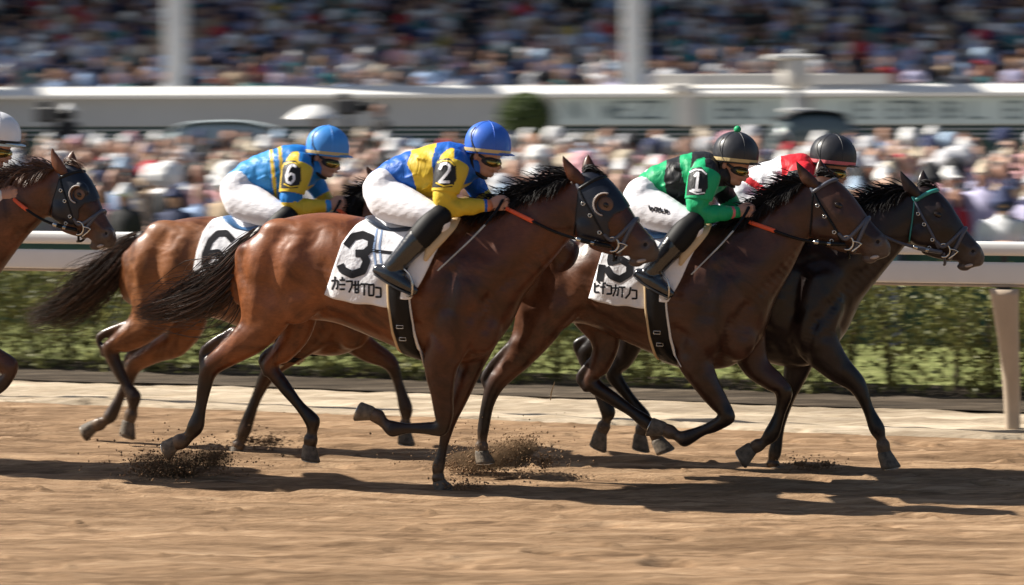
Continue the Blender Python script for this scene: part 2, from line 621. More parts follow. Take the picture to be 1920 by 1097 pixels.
def soil_z(Lg, Sg):
    ny, nx = Lg.shape
    return 0.02 + 0.03 * np.clip((Lg - 4.3) / 0.8, 0, 1) + 0.004 * fnoise(ny, nx, 4, 30, 9) - 0.06 * np.clip((Lg - 5.8) / .2, 0, 1)
sheet('shaded_soil_strip', 4.38, 6.05, -9, 9, 0.04, 0.06, soil_z, M['soil'])  # bare soil with the hedge's shadow painted into its dark colour
sheet('lawn', 5.95, 9.75, -14, 14, 0.3, 0.5, lambda L, s: L * 0 + 0.03, M['lawn'])
STEP0, STEPD, STEPZ, NSTEP = 9.75, 0.88, 0.052, 15
mb = MB()
for k in range(NSTEP):
    mb.box(lane(STEP0 + k * STEPD + (STEPD / 2 if k < NSTEP - 1 else 20), 0, k * STEPZ - 0.5), (22, STEPD / 2 if k < NSTEP - 1 else 20, 0.5 + 0.0), [U, V, Z])
setp(mb.build('terrace_paving', M['paving'], base=(0, 0, 0), smooth=False), kind='structure')
g = MB().add([(-300, -60, -0.12), (300, -60, -0.12), (300, 400, -0.12), (-300, 400, -0.12)], [(0, 1, 2, 3)])
setp(g.build('ground', M['soil'], base=(0, 0, 0)), kind='structure')

# ---------------------------------------------------------------- hedge
def leaf_mat(name, cols, trans=0.35, vs=2.2):
    m = bpy.data.materials.new(name)
    m.use_nodes = True
    t = m.node_tree
    out = t.nodes['Material Output']
    b = t.nodes['Principled BSDF']
    b.inputs['Roughness'].default_value = 0.5
    n = tex(t, vs, detail=6, rough=0.75)
    r = ramp(t, n.outputs[0], [(0.32, cols[0]), (0.5, cols[1]), (0.68, cols[2])])
    t.links.new(r.outputs[0], b.inputs['Base Color'])
    tr = nn(t, 'ShaderNodeBsdfTranslucent')
    t.links.new(r.outputs[0], tr.inputs[0])
    mx = nn(t, 'ShaderNodeMixShader')
    mx.inputs[0].default_value = trans
    t.links.new(b.outputs[0], mx.inputs[1])
    t.links.new(tr.outputs[0], mx.inputs[2])
    t.links.new(mx.outputs[0], out.inputs[0])
    return m
M['hedge'] = leaf_mat('hedge_leaf', [(0.08, 0.087, 0.026), (0.20, 0.205, 0.062), (0.46, 0.45, 0.17)])
M['bark'] = mat('bark', (0.07, 0.05, 0.035), rough=0.9, bump=0.5, bscale=40)
M['topiary'] = leaf_mat('topiary_leaf', [(0.05, 0.08, 0.02), (0.09, 0.13, 0.035), (0.16, 0.2, 0.06)], 0.15)

def leaves(P, size, seed, up=0.3):
    """leaf-sized rhombic faces at points"""
    g = np.random.default_rng(seed)
    n = len(P)
    d = nrm(g.standard_normal((n, 3)) + np.array([0, -0.2, up]))
    a = nrm(np.cross(d, g.standard_normal((n, 3))))
    b = np.cross(d, a)
    s = (size * g.uniform(0.6, 1.35, n))[:, None]
    q = np.stack([P - a * s, P - b * s * 0.45 + d * s * 0.12, P + a * s, P + b * s * 0.45 + d * s * 0.12], 1)
    return q.reshape(-1, 3), np.arange(n * 4).reshape(n, 4)

hedge = empty('hedge', lane(5.8, 0), 'clipped olive green hedge with bare stems at its foot, running behind the white rail', 'hedge')
n = 92000
s_ = RNG.uniform(-8.5, 8.5, n)
z_ = RNG.uniform(0.03, 1.1, n)
L_ = 5.0 + 0.92 * RNG.beta(0.55, 0.8, n)
lump = 0.5 + 0.5 * np.sin(s_ * 2 * pi / 0.62 + 1.3 * np.sin(s_ * 1.7)) * np.cos(z_ * 4 + s_)
low = np.clip((z_ - 0.12) / 0.42, 0, 1)
keep = RNG.uniform(0, 1, n) < (0.8 + 0.2 * low) * (0.3 + 0.7 * lump) * (0.42 + 0.58 * np.clip(np.sin(s_ * 4.3 + 2 * np.sin(s_ * 1.1)) + 1.1 * low + .3, 0, 1))
L_ += 0.10 * np.sin(s_ * 5.1 + z_ * 6) * np.sin(z_ * 7 + s_ * 3)
P = O3 - L_[keep, None] * V + s_[keep, None] * U + z_[keep, None] * Z
mesh_obj('foliage', *leaves(P, 0.036, 3), M['hedge'], hedge, smooth=False)
for k in range(40):
    s0 = -8.4 + k * 0.43 + random.uniform(-.08, .08)
    mb = MB()
    b0 = lane(5.45 + random.uniform(-.12, .12), s0, 0)
    mb.add(*tube([b0, b0 + np.array([random.uniform(-.03, .03), 0, 0.3]), b0 + np.array([random.uniform(-.08, .08), 0, 0.75])], [0.026, 0.02, 0.009], n=6, sub=2))
    for q in range(3):
        e = b0 + np.array([0, 0, random.uniform(.18, .4)])
        mb.add(*tube([e, e + np.array([random.uniform(-.2, .2), random.uniform(-.2, .2), random.uniform(.2, .4)])], [0.01, 0.004], n=5, sub=2))
    mb.build('stem', M['bark'], hedge)

# ---------------------------------------------------------------- running rail
M['white'] = mat('white_paint', (0.80, 0.79, 0.76), rough=0.35, var=0.04, vscale=3)
M['cream'] = mat('cream_paint', (0.74, 0.70, 0.64), rough=0.45, var=0.06, vscale=4)
M['post'] = mat('post_paint', (0.46, 0.37, 0.28), rough=0.6, var=0.14, vscale=6, stretch=(1, 1, 0.25))
M['black'] = mat('black_leather', (0.0045, 0.0045, 0.0055), rough=0.36, spec=0.25, var=0.2, bump=0.25, bscale=70)
M['dark'] = mat('dark_metal', (0.03, 0.03, 0.032), rough=0.5, var=0.1)
rail = empty('running_rail', lane(3.3, 0), 'white running rail with two long bars on a curved post beside the dirt track', 'rail')
def bar(name, L, z, hh, hl, m, parent, s0=-13, s1=13, rr=0.6):
    """long bar with a rounded section"""
    C = np.array([lane(L, s, z) for s in np.linspace(s0, s1, 27)])
    return mesh_obj(name, *loft(C, np.tile(Z * hh, (27, 1)), np.tile(V * hl, (27, 1)), n=20, sub=1, flat=True, sq=rr), m, parent)
bar('top_rail', 3.28, 1.345, 0.052, 0.05, M['white'], rail)
bar('lower_rail', 3.30, 1.165, 0.08, 0.035, M['white'], rail, rr=0.35)
bar('rail_foot', 3.31, 1.075, 0.011, 0.03, M['post'], rail)
for sp in (-5.62, 3.28, 12.2):
    P = [(-0.03, 3.30, 1.05, .125), (-0.015, 3.33, 0.85, .105), (0.01, 3.38, 0.55, .082), (0.025, 3.43, 0.25, .07), (0.03, 3.47, -0.05, .064)]
    C = np.array([lane(L, sp + ds, z) for ds, L, z, r in P])
    mesh_obj('rail_post', *loft(C, [U * q[3] * .84 for q in P], [V * q[3] * 0.5 for q in P], n=20, sub=4, flat=True, sq=0.7), M['post'], rail)
    mb = MB().box(lane(3.33, sp - 0.03, 1.09), (0.05, 0.03, 0.055), [U, V, Z], bev=0.008)
    mb.box(lane(3.36, sp - 0.03, 1.22), (0.022, 0.02, 0.16), [U, V, Z])
    mb.build('bracket', M['dark'], rail, smooth=False)
# crowd barrier behind the lawn
M['green'] = mat('barrier_green', (0.012, 0.05, 0.042), rough=0.5, var=0.2)
bar_o = empty('crowd_barrier', lane(9.6, 0), 'low dark green barrier between the lawn and the standing crowd', 'barrier')
MB().box(lane(9.6, 0, 0.52), (14, 0.025, 0.49), [U, V, Z]).build('panel', M['green'], bar_o, smooth=False)
bar('handrail', 9.6, 1.05, 0.03, 0.03, M['dark'], bar_o, -14, 14, 1.0)

# ---------------------------------------------------------------- grandstand
GY = R(5.5)
GU = np.array([cos(GY), -sin(GY), 0])
GV = np.array([-sin(GY), -cos(GY), 0])
G0 = np.array([0, 48.0, 0])
gp = lambda s, dep, z: G0 + s * GU - dep * GV + z * Z
GA = [GU, GV, Z]
M['fascia'] = mat('fascia_grey', (0.40, 0.41, 0.42), rough=0.6, var=0.05, vscale=0.6)
M['tote'] = mat('board_pale', (0.56, 0.64, 0.62), rough=0.45, var=0.05, vscale=1)
M['ink'] = mat('board_lettering', (0.12, 0.16, 0.17), rough=0.6, var=0.1)
M['concrete'] = mat('stand_concrete', (0.20, 0.20, 0.215), rough=0.9, var=0.15)
M['roof'] = mat('roof_panel', (0.30, 0.30, 0.30), rough=0.7, var=0.1)
M['column'] = mat('column_paint', (0.78, 0.78, 0.77), rough=0.5, var=0.05, vscale=2)
stand = empty('grandstand', G0, 'large roofed grandstand with shaded seats, white columns and a grey front wall', 'grandstand')
MB().box(gp(0, 0.2, 1.4), (42, 0.2, 1.4), GA).build('wall_base', M['green'], stand, smooth=False)
MB().box(gp(0, 0.16, 3.16), (42, 0.2, 0.355), GA, bev=0.02).build('front_wall', M['fascia'], stand, smooth=False)
cop = MB()
for s0, s1 in ((-42, 42),):
    prof = [(-0.10, 3.50), (-0.34, 3.52), (-0.36, 3.60), (0.12, 3.83), (0.14, 3.50)]
    for q0, q1 in zip(prof, prof[1:] + prof[:1]):
        cop.add([gp(s0, *q0), gp(s1, *q0), gp(s1, *q1), gp(s0, *q1)], [(0, 1, 2, 3)])
cop.build('wall_cap', M['white'], stand, smooth=False)
for k, (dz) in enumerate((2.72, 2.60, 2.48)):
    MB().box(gp(0, -0.03, dz), (42, 0.02, 0.016), GA).build('rail_line', M['fascia'], stand, smooth=False)
NT, TD, TR, TZ = 14, 0.85, 0.30, 2.75
mb = MB()
for k in range(NT):
    mb.box(gp(0, 0.45 + k * TD + TD / 2, (TZ + k * TR) / 2 - 0.01), (42, TD / 2 - 0.001, (TZ + k * TR) / 2), GA)
mb.build('seating_tier', M['concrete'], stand, smooth=False)
MB().box(gp(0, 0.45 + NT * TD + 0.2, 6), (42, 0.2, 6), GA).build('back_wall', M['concrete'], stand, smooth=False)
MB().box(gp(-8, 11.2, 10.6), (60, 7.5, 0.2), GA).build('roof', M['roof'], stand, smooth=False)
for px in (-590, 298, 1187, 2075):
    sx = (px - 960) / F_PX * 47.7
    MB().box(gp(sx, 0.75, 6.9), (0.245, 0.2, 3.4), GA, bev=0.04).build('column', M['column'], stand, smooth=False)
    MB().box(gp(sx, 2.4, 10.34), (0.2, 2.0, 0.14), GA).build('roof_beam', M['column'], stand, smooth=False)
FONT = {'W': [[(0, 0), (.25, 1), (.5, .3), (.75, 1), (1, 0)]], 'H': [[(0, 0), (0, 1)], [(1, 0), (1, 1)], [(0, .5), (1, .5)]],
        'E': [[(1, 0), (0, 0), (0, 1), (1, 1)], [(0, .5), (.8, .5)]], 'Z': [[(0, 0), (1, 0), (0, 1), (1, 1)]],
        'B': [[(0, 0), (0, 1), (1, .9), (1, .6), (0, .5), (.9, .4), (.9, .1), (0, 0)]], 'L': [[(0, 0), (0, 1), (1, 1)]],
        'N': [[(0, 1), (0, 0), (1, 1), (1, 0)]], 'T': [[(0, 0), (1, 0)], [(.5, 0), (.5, 1)]], 'I': [[(.5, 0), (.5, 1)]],
        'U': [[(0, 0), (0, 1), (1, 1), (1, 0)]], 'S': [[(1, 0), (0, .05), (0, .5), (1, .5), (1, .95), (0, 1)]], 'X': [[(0, 0), (1, 1)], [(1, 0), (0, 1)]]}
def flat_text(items, w, dep):
    """strokes (photo pixels) as thin raised bars on the stand's front"""
    mb = MB()
    for st in items:
        for (x0, y0), (x1, y1) in zip(st[:-1], st[1:]):
            Q = []
            for x, y in ((x0, y0), (x1, y1)):
                d = ray(x, y)
                pt = gp(0, dep, 0)
                t = ((pt - CAM) @ GV) / (d @ GV)
                Q.append(CAM + d * t)
            c, dv = (Q[0] + Q[1]) / 2, Q[1] - Q[0]
            ln = np.linalg.norm(dv)
            if ln < 1e-5: continue
            a = dv / ln
            mb.box(c, (ln / 2 + w * .3, 0.008, w / 2), [a, GV, np.cross(a, GV)])
    return mb
for x0, x1, words in ((1044, 1272, [('N', 1068, 20), ('W', 1132, 24), ('E', 1162, 17), ('Z', 1194, 20), ('Z', 1220, 20)]),
                      (1312, 1498, [('E', 1350, 16), ('H', 1372, 17), ('Z', 1395, 16), ('L', 1440, 14)]),
                      (1524, 1960, [('I', 1585, 8), ('E', 1612, 19), ('E', 1668, 17), ('T', 1692, 18), ('B', 1716, 17), ('I', 1752, 10), ('B', 1775, 18), ('L', 1820, 22), ('E', 1888, 20), ('I', 1918, 10)])):
    sx0, sx1 = ((x - 960) / F_PX * 47.8 for x in (x0, x1))
    b = MB().box(gp((sx0 + sx1) / 2, -0.08, 3.165), ((sx1 - sx0) / 2, 0.03, 0.33), GA, bev=0.012).build('result_board', M['tote'], stand, smooth=False)
    items = []
    for ch, x, w in words:
        yb = 191
        items += [[(x + px * w, yb + py * 30) for px, py in s] for s in FONT[ch]]
    flat_text(items, 0.058, -0.12).build('lettering', M['ink'], b, smooth=False)
for px in (1288, ):
    sx = (px - 960) / F_PX * 47.6
    mb = MB().box(gp(sx, -0.25, 3.2), (0.2, 0.13, 0.42), GA, bev=0.03).box(gp(sx - .12, -0.3, 3.72), (0.3, 0.2, 0.12), GA, bev=0.04)
    mb.build('wall_pillar', M['cream'], stand, smooth=False)
mb = MB().box(gp(6.4, -0.1, 3.95), (2.9, 0.04, 0.13), GA, bev=0.02)
mb.build('balustrade', M['cream'], stand, smooth=False)

# ---------------------------------------------------------------- people in the crowd
def person_base(head='cap', arms='down', seated=False, voxel=0.02):
    """one continuous figure, facing -y, feet at the origin; labels 0 skin 1 top 2 headgear 3 trousers"""
    fl = Flesh()
    X, Y = np.array([1., 0, 0]), np.array([0, 1., 0])
    def ch(P, lab, ry=1.0, side=X):
        P = np.asarray(P, float)
        C, r = P[:, :3], P[:, 3]
        T = nrm(np.gradient(C, axis=0))
        A = nrm(np.cross(T, Y + 0.01 * X))
        B = nrm(np.cross(A, T))
        fl.add(C, A * r[:, None], B * r[:, None] * ry, np.full((len(C), 1), lab), n=12, sub=3)
    h = -0.78 if seated else 0.0
    C = [(0, 0.0, 0.92 + h), (0, 0.0, 1.1 + h), (0, 0.01, 1.3 + h), (0, 0.015, 1.42 + h), (0, 0.01, 1.48 + h)]
    W = [.16, .15, .185, .175, .075]
    D = [.115, .105, .12, .095, .06]
    fl.add(C, [X * w for w in W], [Y * d for d in D], np.full((5, 1), 1), n=14, sub=3)
    ch([(0, 0.01, 1.47 + h, .055), (0, -0.005, 1.56 + h, .05)], 0)
    fl.add([(0, -.025, 1.53 + h), (0, -.02, 1.6 + h), (0, -.005, 1.69 + h), (0, 0, 1.735 + h)], [X * q for q in (.045, .068, .075, .045)], [Y * q for q in (.06, .088, .095, .06)], np.full((4, 1), 0), n=12, sub=3)
    fl.add([(0, -.11, 1.625 + h), (0, -.125, 1.605 + h)], [X * .014] * 2, [Z * .018] * 2, np.zeros((2, 1)), n=6, sub=2)
    for sx in (-1, 1):
        if arms == 'down': P = [(sx * .19, 0.01, 1.4 + h, .06), (sx * .24, 0.03, 1.15 + h, .046), (sx * .22, -0.10, 0.95 + h, .036), (sx * .20, -0.16, 0.88 + h, .036)]
        elif arms == 'front': P = [(sx * .19, 0.01, 1.4 + h, .06), (sx * .25, -0.02, 1.15 + h, .046), (sx * .14, -0.22, 1.14 + h, .037), (sx * .03, -0.25, 1.2 + h, .036)]
        elif arms == 'up' and sx > 0: P = [(sx * .19, 0.01, 1.4 + h, .06), (sx * .28, -0.12, 1.5 + h, .046), (sx * .17, -0.26, 1.66 + h, .036), (sx * .13, -0.28, 1.74 + h, .036)]
        else: P = [(sx * .19, 0.01, 1.4 + h, .06), (sx * .29, 0.05, 1.18 + h, .045), (sx * .2, -0.05, 1.0 + h, .036), (sx * .16, -0.07, 0.98 + h, .035)]
        ch(P[:2] + [tuple((np.array(P[1]) + np.array(P[2])) / 2)], 1)
        ch([tuple((np.array(P[1]) * .45 + np.array(P[2]) * .55)), P[2], P[3]], 0)
        if seated:
            ch([(sx * .09, 0, 0.14, .09), (sx * .11, -.4, 0.16, .07)], 3)
            ch([(sx * .11, -.4, 0.16, .06), (sx * .11, -.42, -.25, .045)], 3)
        else:
            ch([(sx * .085, 0, 0.93, .095), (sx * .1, -.01, 0.5, .065), (sx * .1, 0.02, 0.1, .045), (sx * .105, -.02, 0.04, .045)], 3)
            ch([(sx * .105, .02, 0.035, .04), (sx * .115, -.15, 0.03, .035)], 3)
    if head == 'cap':
        fl.add([(0, .005, 1.655 + h), (0, .005, 1.71 + h), (0, .01, 1.765 + h)], [X * q for q in (.092, .09, .05)], [Y * q for q in (.112, .108, .06)], np.full((3, 1), 2), n=14, sub=3)
        fl.add([(0, -.1, 1.672 + h), (0, -.19, 1.658 + h)], [X * .075, X * .055], [Z * .013] * 2, np.full((2, 1), 2), n=10, sub=2)
    elif head == 'sunhat':
        fl.add([(0, 0, 1.675 + h), (0, 0, 1.695 + h)], [X * .18, X * .165], [Y * .19, Y * .175], np.full((2, 1), 2), n=18, sub=2)
        fl.add([(0, 0, 1.68 + h), (0, 0, 1.74 + h), (0, .005, 1.79 + h)], [X * q for q in (.1, .095, .06)], [Y * q for q in (.115, .11, .07)], np.full((3, 1), 2), n=14, sub=3)
    elif head == 'bucket':
        fl.add([(0, 0, 1.655 + h), (0, 0, 1.68 + h), (0, .005, 1.77 + h)], [X * q for q in (.145, .12, .075)], [Y * q for q in (.16, .135, .085)], np.full((3, 1), 2), n=16, sub=3)
    elif head == 'hair':
        fl.add([(0, .03, 1.63 + h), (0, .018, 1.70 + h), (0, .012, 1.752 + h)], [X * q for q in (.085, .089, .05)], [Y * q for q in (.085, .1, .06)], np.full((3, 1), 2), n=14, sub=3)
    else:
        fl.add([(0, .06, 1.38 + h), (0, .05, 1.5 + h), (0, .03, 1.62 + h), (0, .015, 1.70 + h), (0, .012, 1.755 + h)], [X * q for q in (.085, .1, .095, .09, .05)], [Y * q for q in (.04, .065, .085, .1, .06)], np.full((5, 1), 2), n=14, sub=3)
    Vt, Fc, _ = fl.fuse(voxel, 2)
    fc = Vt[Fc].mean(1)
    return Vt, Fc, fl.labels(fc)[:, 0].astype(int)

SKIN = [mat('skin_%d' % i, c, rough=0.55, var=0.06) for i, c in enumerate([(0.50, 0.29, 0.20), (0.40, 0.21, 0.14), (0.56, 0.35, 0.26)])]
TOPS = {'white': (.78, .78, .80), 'cream': (.66, .58, .46), 'pale blue': (.34, .46, .68), 'navy': (.03, .04, .09), 'black': (.018, .018, .02), 'red': (.50, .035, .045),
        'pink': (.64, .36, .38), 'beige': (.42, .31, .21), 'grey': (.24, .24, .25), 'brown': (.14, .075, .05), 'teal': (.05, .20, .22), 'lavender': (.46, .44, .62), 'yellow': (.65, .50, .10), 'olive': (.14, .14, .06)}
TW = np.array([15, 8, 10, 13, 16, 2, 6, 14, 9, 16, 3, 7, 1.2, 3])
HATS = {'white': (.80, .79, .77), 'straw': (.58, .49, .36), 'beige': (.50, .42, .33), 'black': (.02, .02, .022), 'red': (.52, .03, .05), 'navy': (.03, .04, .1), 'pale grey': (.5, .5, .52), 'pale blue': (.4, .52, .66), 'pink': (.62, .33, .36)}
HW = np.array([30, 7, 6, 16, 3, 12, 10, 7, 4])
HAIR = {'black': (.012, .01, .009), 'dark brown': (.035, .02, .013), 'brown': (.09, .05, .03), 'grey': (.3, .29, .28), 'fair': (.33, .22, .11)}
CW = np.array([35, 30, 18, 8, 6])
MT = {k: mat('top_' + k.replace(' ', '_'), c, rough=0.85, var=0.08) for k, c in TOPS.items()}
MH = {k: mat('hat_' + k.replace(' ', '_'), c, rough=0.8, var=0.06) for k, c in HATS.items()}
MR = {k: mat('hair_' + k.replace(' ', '_'), c, rough=0.5, var=0.2) for k, c in HAIR.items()}
MP = [mat('trousers_%d' % i, c, rough=0.9, var=0.1) for i, c in enumerate([(.03, .035, .06), (.02, .02, .022), (.25, .2, .14), (.09, .1, .13)])]
KINDS = [('cap', 'down', 'cap'), ('sunhat', 'down', 'sun hat'), ('bucket', 'front', 'bucket hat'), ('hair', 'front', 'short hair'), ('long', 'down', 'long hair'), ('cap', 'up', 'cap'), ('sunhat', 'front', 'sun hat'), ('hair', 'up', 'short hair')]
KW = np.array([26, 7, 6, 24, 19, 7, 4, 7])
BASES = []
for hd, ar, nm in KINDS:
    Vt, Fc, lb = person_base(hd, ar)
    o = mesh_obj('person', Vt, Fc, [SKIN[0], MT['white'], MH['white'], MP[0]], base=(0, 0, 0), mi=lb)
    BASES.append(o.data)
    bpy.data.objects.remove(o)
pick = lambda ks, w: list(ks)[RNG.choice(len(w), p=w / w.sum())]
ROWN = ['front', 'second', 'third', 'fourth', 'fifth', 'sixth', 'seventh', 'eighth', 'ninth', 'tenth', 'eleventh', 'twelfth', 'thirteenth', 'fourteenth', 'last']
SECT = [(130, 'at the left edge'), (300, 'above hindmost nose'), (430, 'left of rear blue helmet'), (590, 'behind the rear blue helmet'), (720, 'between blue helmets'),
        (860, 'behind yellow-banded rider'), (990, 'right of front blue helmet'), (1180, 'left of the green rider'), (1330, 'behind the green rider'), (1460, 'beside the green ball'), (1640, 'behind the red-shouldered rider'), (1760, 'above the leading mane'), (9999, 'at the right edge')]
used, made = set(), 0
slots = []
for k in range(NSTEP):
    Lr = STEP0 + k * STEPD
    mid = lane(Lr)[1]
    half = 990 / F_PX * mid
    nrow = int(2 * half / 0.50)
    for i in range(nrow):
        x = -half + 2 * half * (i + 0.5 + random.uniform(-.3, .3)) / nrow
        s = (x - lane(Lr)[0]) / U[0]
        slots.append((k, lane(Lr + random.uniform(-.22, .22), s, k * STEPZ)))
keepn = 297
for i, (k, p) in enumerate(slots[:keepn]):
    q = to_px(p + 1.5 * Z)[0]
    sec = next(t for lim, t in SECT if q[0] < lim)
    for tr in range(40):
        b = RNG.choice(len(KINDS), p=KW / KW.sum())
        tp = pick(TOPS, TW)
        hair = KINDS[b][0] in ('hair', 'long')
        hc = pick(HAIR, CW) if hair else pick(HATS, HW)
        hd = hc + ' ' + KINDS[b][2]
        lab = 'spectator in %s top, %s, %s row %s' % (tp, hd, ROWN[k], sec)
        if lab not in used: break
    used.add(lab)
    o = bpy.data.objects.new('person', BASES[b])
    COL.objects.link(o)
    o.location = p
    sc_ = random.uniform(0.88, 1.05)
    o.scale = (sc_ * random.uniform(.95, 1.12), sc_ * random.uniform(.95, 1.12), sc_)
    o.rotation_euler = (0, 0, -YAW + random.uniform(-.5, .6))
    for j, m in enumerate((random.choice(SKIN), MT[tp], MR[hc] if hair else MH[hc], random.choice(MP))):
        o.material_slots[j].link = 'OBJECT'
        o.material_slots[j].material = m
    setp(o, lab, 'person', 'spectators standing behind the rail')

SBS = [person_base(hd, ar, False, 0.036) for hd, ar in (('cap', 'front'), ('hair', 'front'), ('long', 'down'), ('bucket', 'down'), ('sunhat', 'down'))]
vs, fs, cs, off = [], [], [], 0
side = []
for k in range(NSTEP):
    Lr = STEP0 + k * STEPD
    half = 990 / F_PX * lane(Lr)[1]
    for sg in (-1, 1):
        for i in range(9):
            x = sg * (half + .45 + i * .52 + random.uniform(-.12, .12))
            side.append((k, lane(Lr + random.uniform(-.2, .2), (x - lane(Lr)[0]) / U[0], k * STEPZ)))
for k, p in slots[keepn:] + side:
    b = RNG.choice(5, p=[.32, .26, .18, .14, .10])
    Vt, Fc, lb = SBS[b]
    an = -YAW + random.uniform(-.6, .6)
    Rm = np.array([[cos(an), -sin(an), 0], [sin(an), cos(an), 0], [0, 0, 1]])
    vs.append((Vt * random.uniform(.88, 1.05)) @ Rm.T + p)
    fs.append(Fc + off); off += len(Vt)
    col = np.ones((len(Vt), 4))
    pal = [[(.50, .29, .20), (.40, .21, .14), (.56, .35, .26)][random.randrange(3)], TOPS[pick(TOPS, TW)], HAIR[pick(HAIR, CW)] if b in (1, 2) else HATS[pick(HATS, HW)], (.03, .035, .05)]
    lv = np.zeros(len(Vt), int)
    lv[Fc.ravel()] = np.repeat(lb, 4)
    col[:, :3] = np.array(pal)[lv]
    cs.append(col)
M['crowd'] = attr_mat('crowd_clothes', 'cloth', 0.9)
setp(mesh_obj('standing_crowd', np.concatenate(vs), np.concatenate(fs), M['crowd'], base=(0, 0, 0), attrs={'cloth': np.concatenate(cs)}),
     'far rows of the standing crowd in front of the grey stand wall', 'crowd', kind='stuff')
# seated crowd in the shaded stand: past counting, one mass
SB = [person_base(hd, ar, True, 0.042) for hd, ar in (('cap', 'front'), ('hair', 'front'), ('long', 'front'), ('sunhat', 'down'))]
vs, fs, cs, off = [], [], [], 0
dimT = np.array([c for c in TOPS.values()])
wt = np.array([16, 3, 24, 17, 12, 4, 3, 3, 11, 5, 13, 12, .7, 2.])
for k in range(12):
    for s in np.arange(-19, 19, 0.50):
        if random.random() < 0.10: continue
        b = RNG.choice(4, p=[.3, .35, .2, .15])
        Vt, Fc, lb = SB[b]
        a = -GY + random.uniform(-.6, .6)
        Rm = np.array([[cos(a), -sin(a), 0], [sin(a), cos(a), 0], [0, 0, 1]])
        sc_ = random.uniform(.93, 1.12)
        p = gp(s + random.uniform(-.14, .14), 0.45 + k * TD + 0.45 + random.uniform(-.1, .1), TZ + k * TR + 0.40 + random.uniform(-.05, .12))
        vs.append((Vt * sc_) @ Rm.T + p)
        fs.append(Fc + off)
        off += len(Vt)
        col = np.zeros((len(Vt), 4)); col[:, 3] = 1
        pal = [[(.50, .29, .20), (.40, .21, .14), (.56, .35, .26)][random.randrange(3)], dimT[RNG.choice(len(wt), p=wt / wt.sum())],
               list(HAIR.values())[RNG.choice(5, p=CW / CW.sum())] if b in (1, 2) else list(HATS.values())[RNG.choice(9, p=np.array([7, 3, 5, 34, 3, 30, 6, 7, 2]) / 97.)], (.03, .035, .05)]
        lv = np.zeros(len(Vt), int)
        lv[Fc.ravel()] = np.repeat(lb, 4)
        col[:, :3] = np.array(pal)[lv]
        cs.append(col)
setp(mesh_obj('crowd', np.concatenate(vs), np.concatenate(fs), M['crowd'], base=(0, 0, 0), attrs={'cloth': np.concatenate(cs)}),
     'dense seated crowd filling the shaded grandstand tiers', 'crowd', kind='stuff')

# ---------------------------------------------------------------- things between crowd and stand
TERR = (NSTEP - 1) * STEPZ
def spot(px, d):
    return np.array([(px - 960) / F_PX * d, d, TERR])
b = spot(985, 41)
tp_ = empty('topiary', b, 'round clipped green topiary ball standing in front of the grey stand wall', 'topiary')
n = 9000
d = nrm(RNG.standard_normal((n, 3))) * (0.52 * RNG.uniform(.75, 1.03, n) ** .5)[:, None] * [1.12, 1.12, 0.98]
mesh_obj('foliage', *leaves(b + d + np.array([0, 0, 2.16]), 0.045, 5), M['topiary'], tp_, smooth=False)
mesh_obj('trunk', *tube([b, b + Z * .7, b + Z * 2.1], [.06, .05, .04]), M['bark'], tp_)
mb = MB()
mb.add(*loft([b, b + Z * .5], [np.array([.3, 0, 0]), np.array([.36, 0, 0])], [np.array([0, .3, 0]), np.array([0, .36, 0])], n=20, sub=2, flat=True))
mb.build('planter', M['concrete'], tp_)

M['glass'] = mat('car_glass', (0.10, 0.13, 0.14), rough=0.08, var=0)
M['pale_glass'] = mat('pale_glass', (0.42, 0.48, 0.48), rough=0.2, var=0.05)
M['tyre'] = mat('tyre', (0.02, 0.02, 0.02), rough=0.85, var=0.1)
M['chrome'] = mat('steel', (0.62, 0.60, 0.56), rough=0.22, metal=1.0, var=0)
def car(px, d, ln, paint, label, flip, hz=1.3, glass='glass'):
    """estate car seen from the side: body, glass, wheels"""
    b = spot(px, d)
    r = empty('parked_van', b, label, 'van')
    f = -1 if flip else 1
    prof = [(-2.1, .45, .72), (-2.05, .32, .82), (-1.5, .22, .95), (-0.95, .2, 1.02), (0, .2, 1.0), (1.2, .2, 1.0), (1.9, .25, .98), (2.1, .35, .85), (2.12, .45, .72)]
    C = [b + np.array([f * x * ln, 0, (lo + hi) / 2 * hz]) for x, lo, hi in prof]
    body = mesh_obj('body', *loft(C, [Z * (hi - lo) / 2 * hz for x, lo, hi in prof], [np.array([0, .86, 0])] * len(prof), n=20, sub=3, sq=0.55), paint, r)
    cab = [(-1.05, .98, 1.06, .74), (-0.55, .98, 1.36, .68), (-0.1, .98, 1.50, .64), (1.0, .98, 1.52, .63), (1.7, .98, 1.42, .64), (2.0, .98, 1.08, .72)]
    mesh_obj('window', *loft([b + np.array([f * x * ln, 0, (lo + hi) / 2 * hz]) for x, lo, hi, w in cab], [Z * (hi - lo) / 2 * hz for x, lo, hi, w in cab], [np.array([0, w, 0]) for x, lo, hi, w in cab], n=20, sub=3, sq=0.6), M[glass], r)
    top = [(-0.45, 1.40, .62), (-0.1, 1.50, .60), (1.0, 1.525, .60), (1.75, 1.43, .60)]
    mesh_obj('roof', *loft([b + np.array([f * x * ln, 0, z * hz]) for x, z, w in top], [Z * .035] * 4, [np.array([0, w, 0]) for x, z, w in top], n=16, sub=3, sq=.7), paint, r)
    for x in (-1.3, 1.35):
        for y in (-.78, .78):
            c = b + np.array([f * x * ln, y, .32])
            w = mesh_obj('wheel', *loft([c - [0, .1, 0], c + [0, .1, 0]], [Z * .32] * 2, [np.array([.32, 0, 0])] * 2, n=24, sub=1, flat=True), M['tyre'], r)
            mesh_obj('rim', *loft([c - [0, .104, 0], c + [0, .104, 0]], [Z * .2] * 2, [np.array([.2, 0, 0])] * 2, n=20, sub=1, flat=True), M['chrome'], w)
    return r
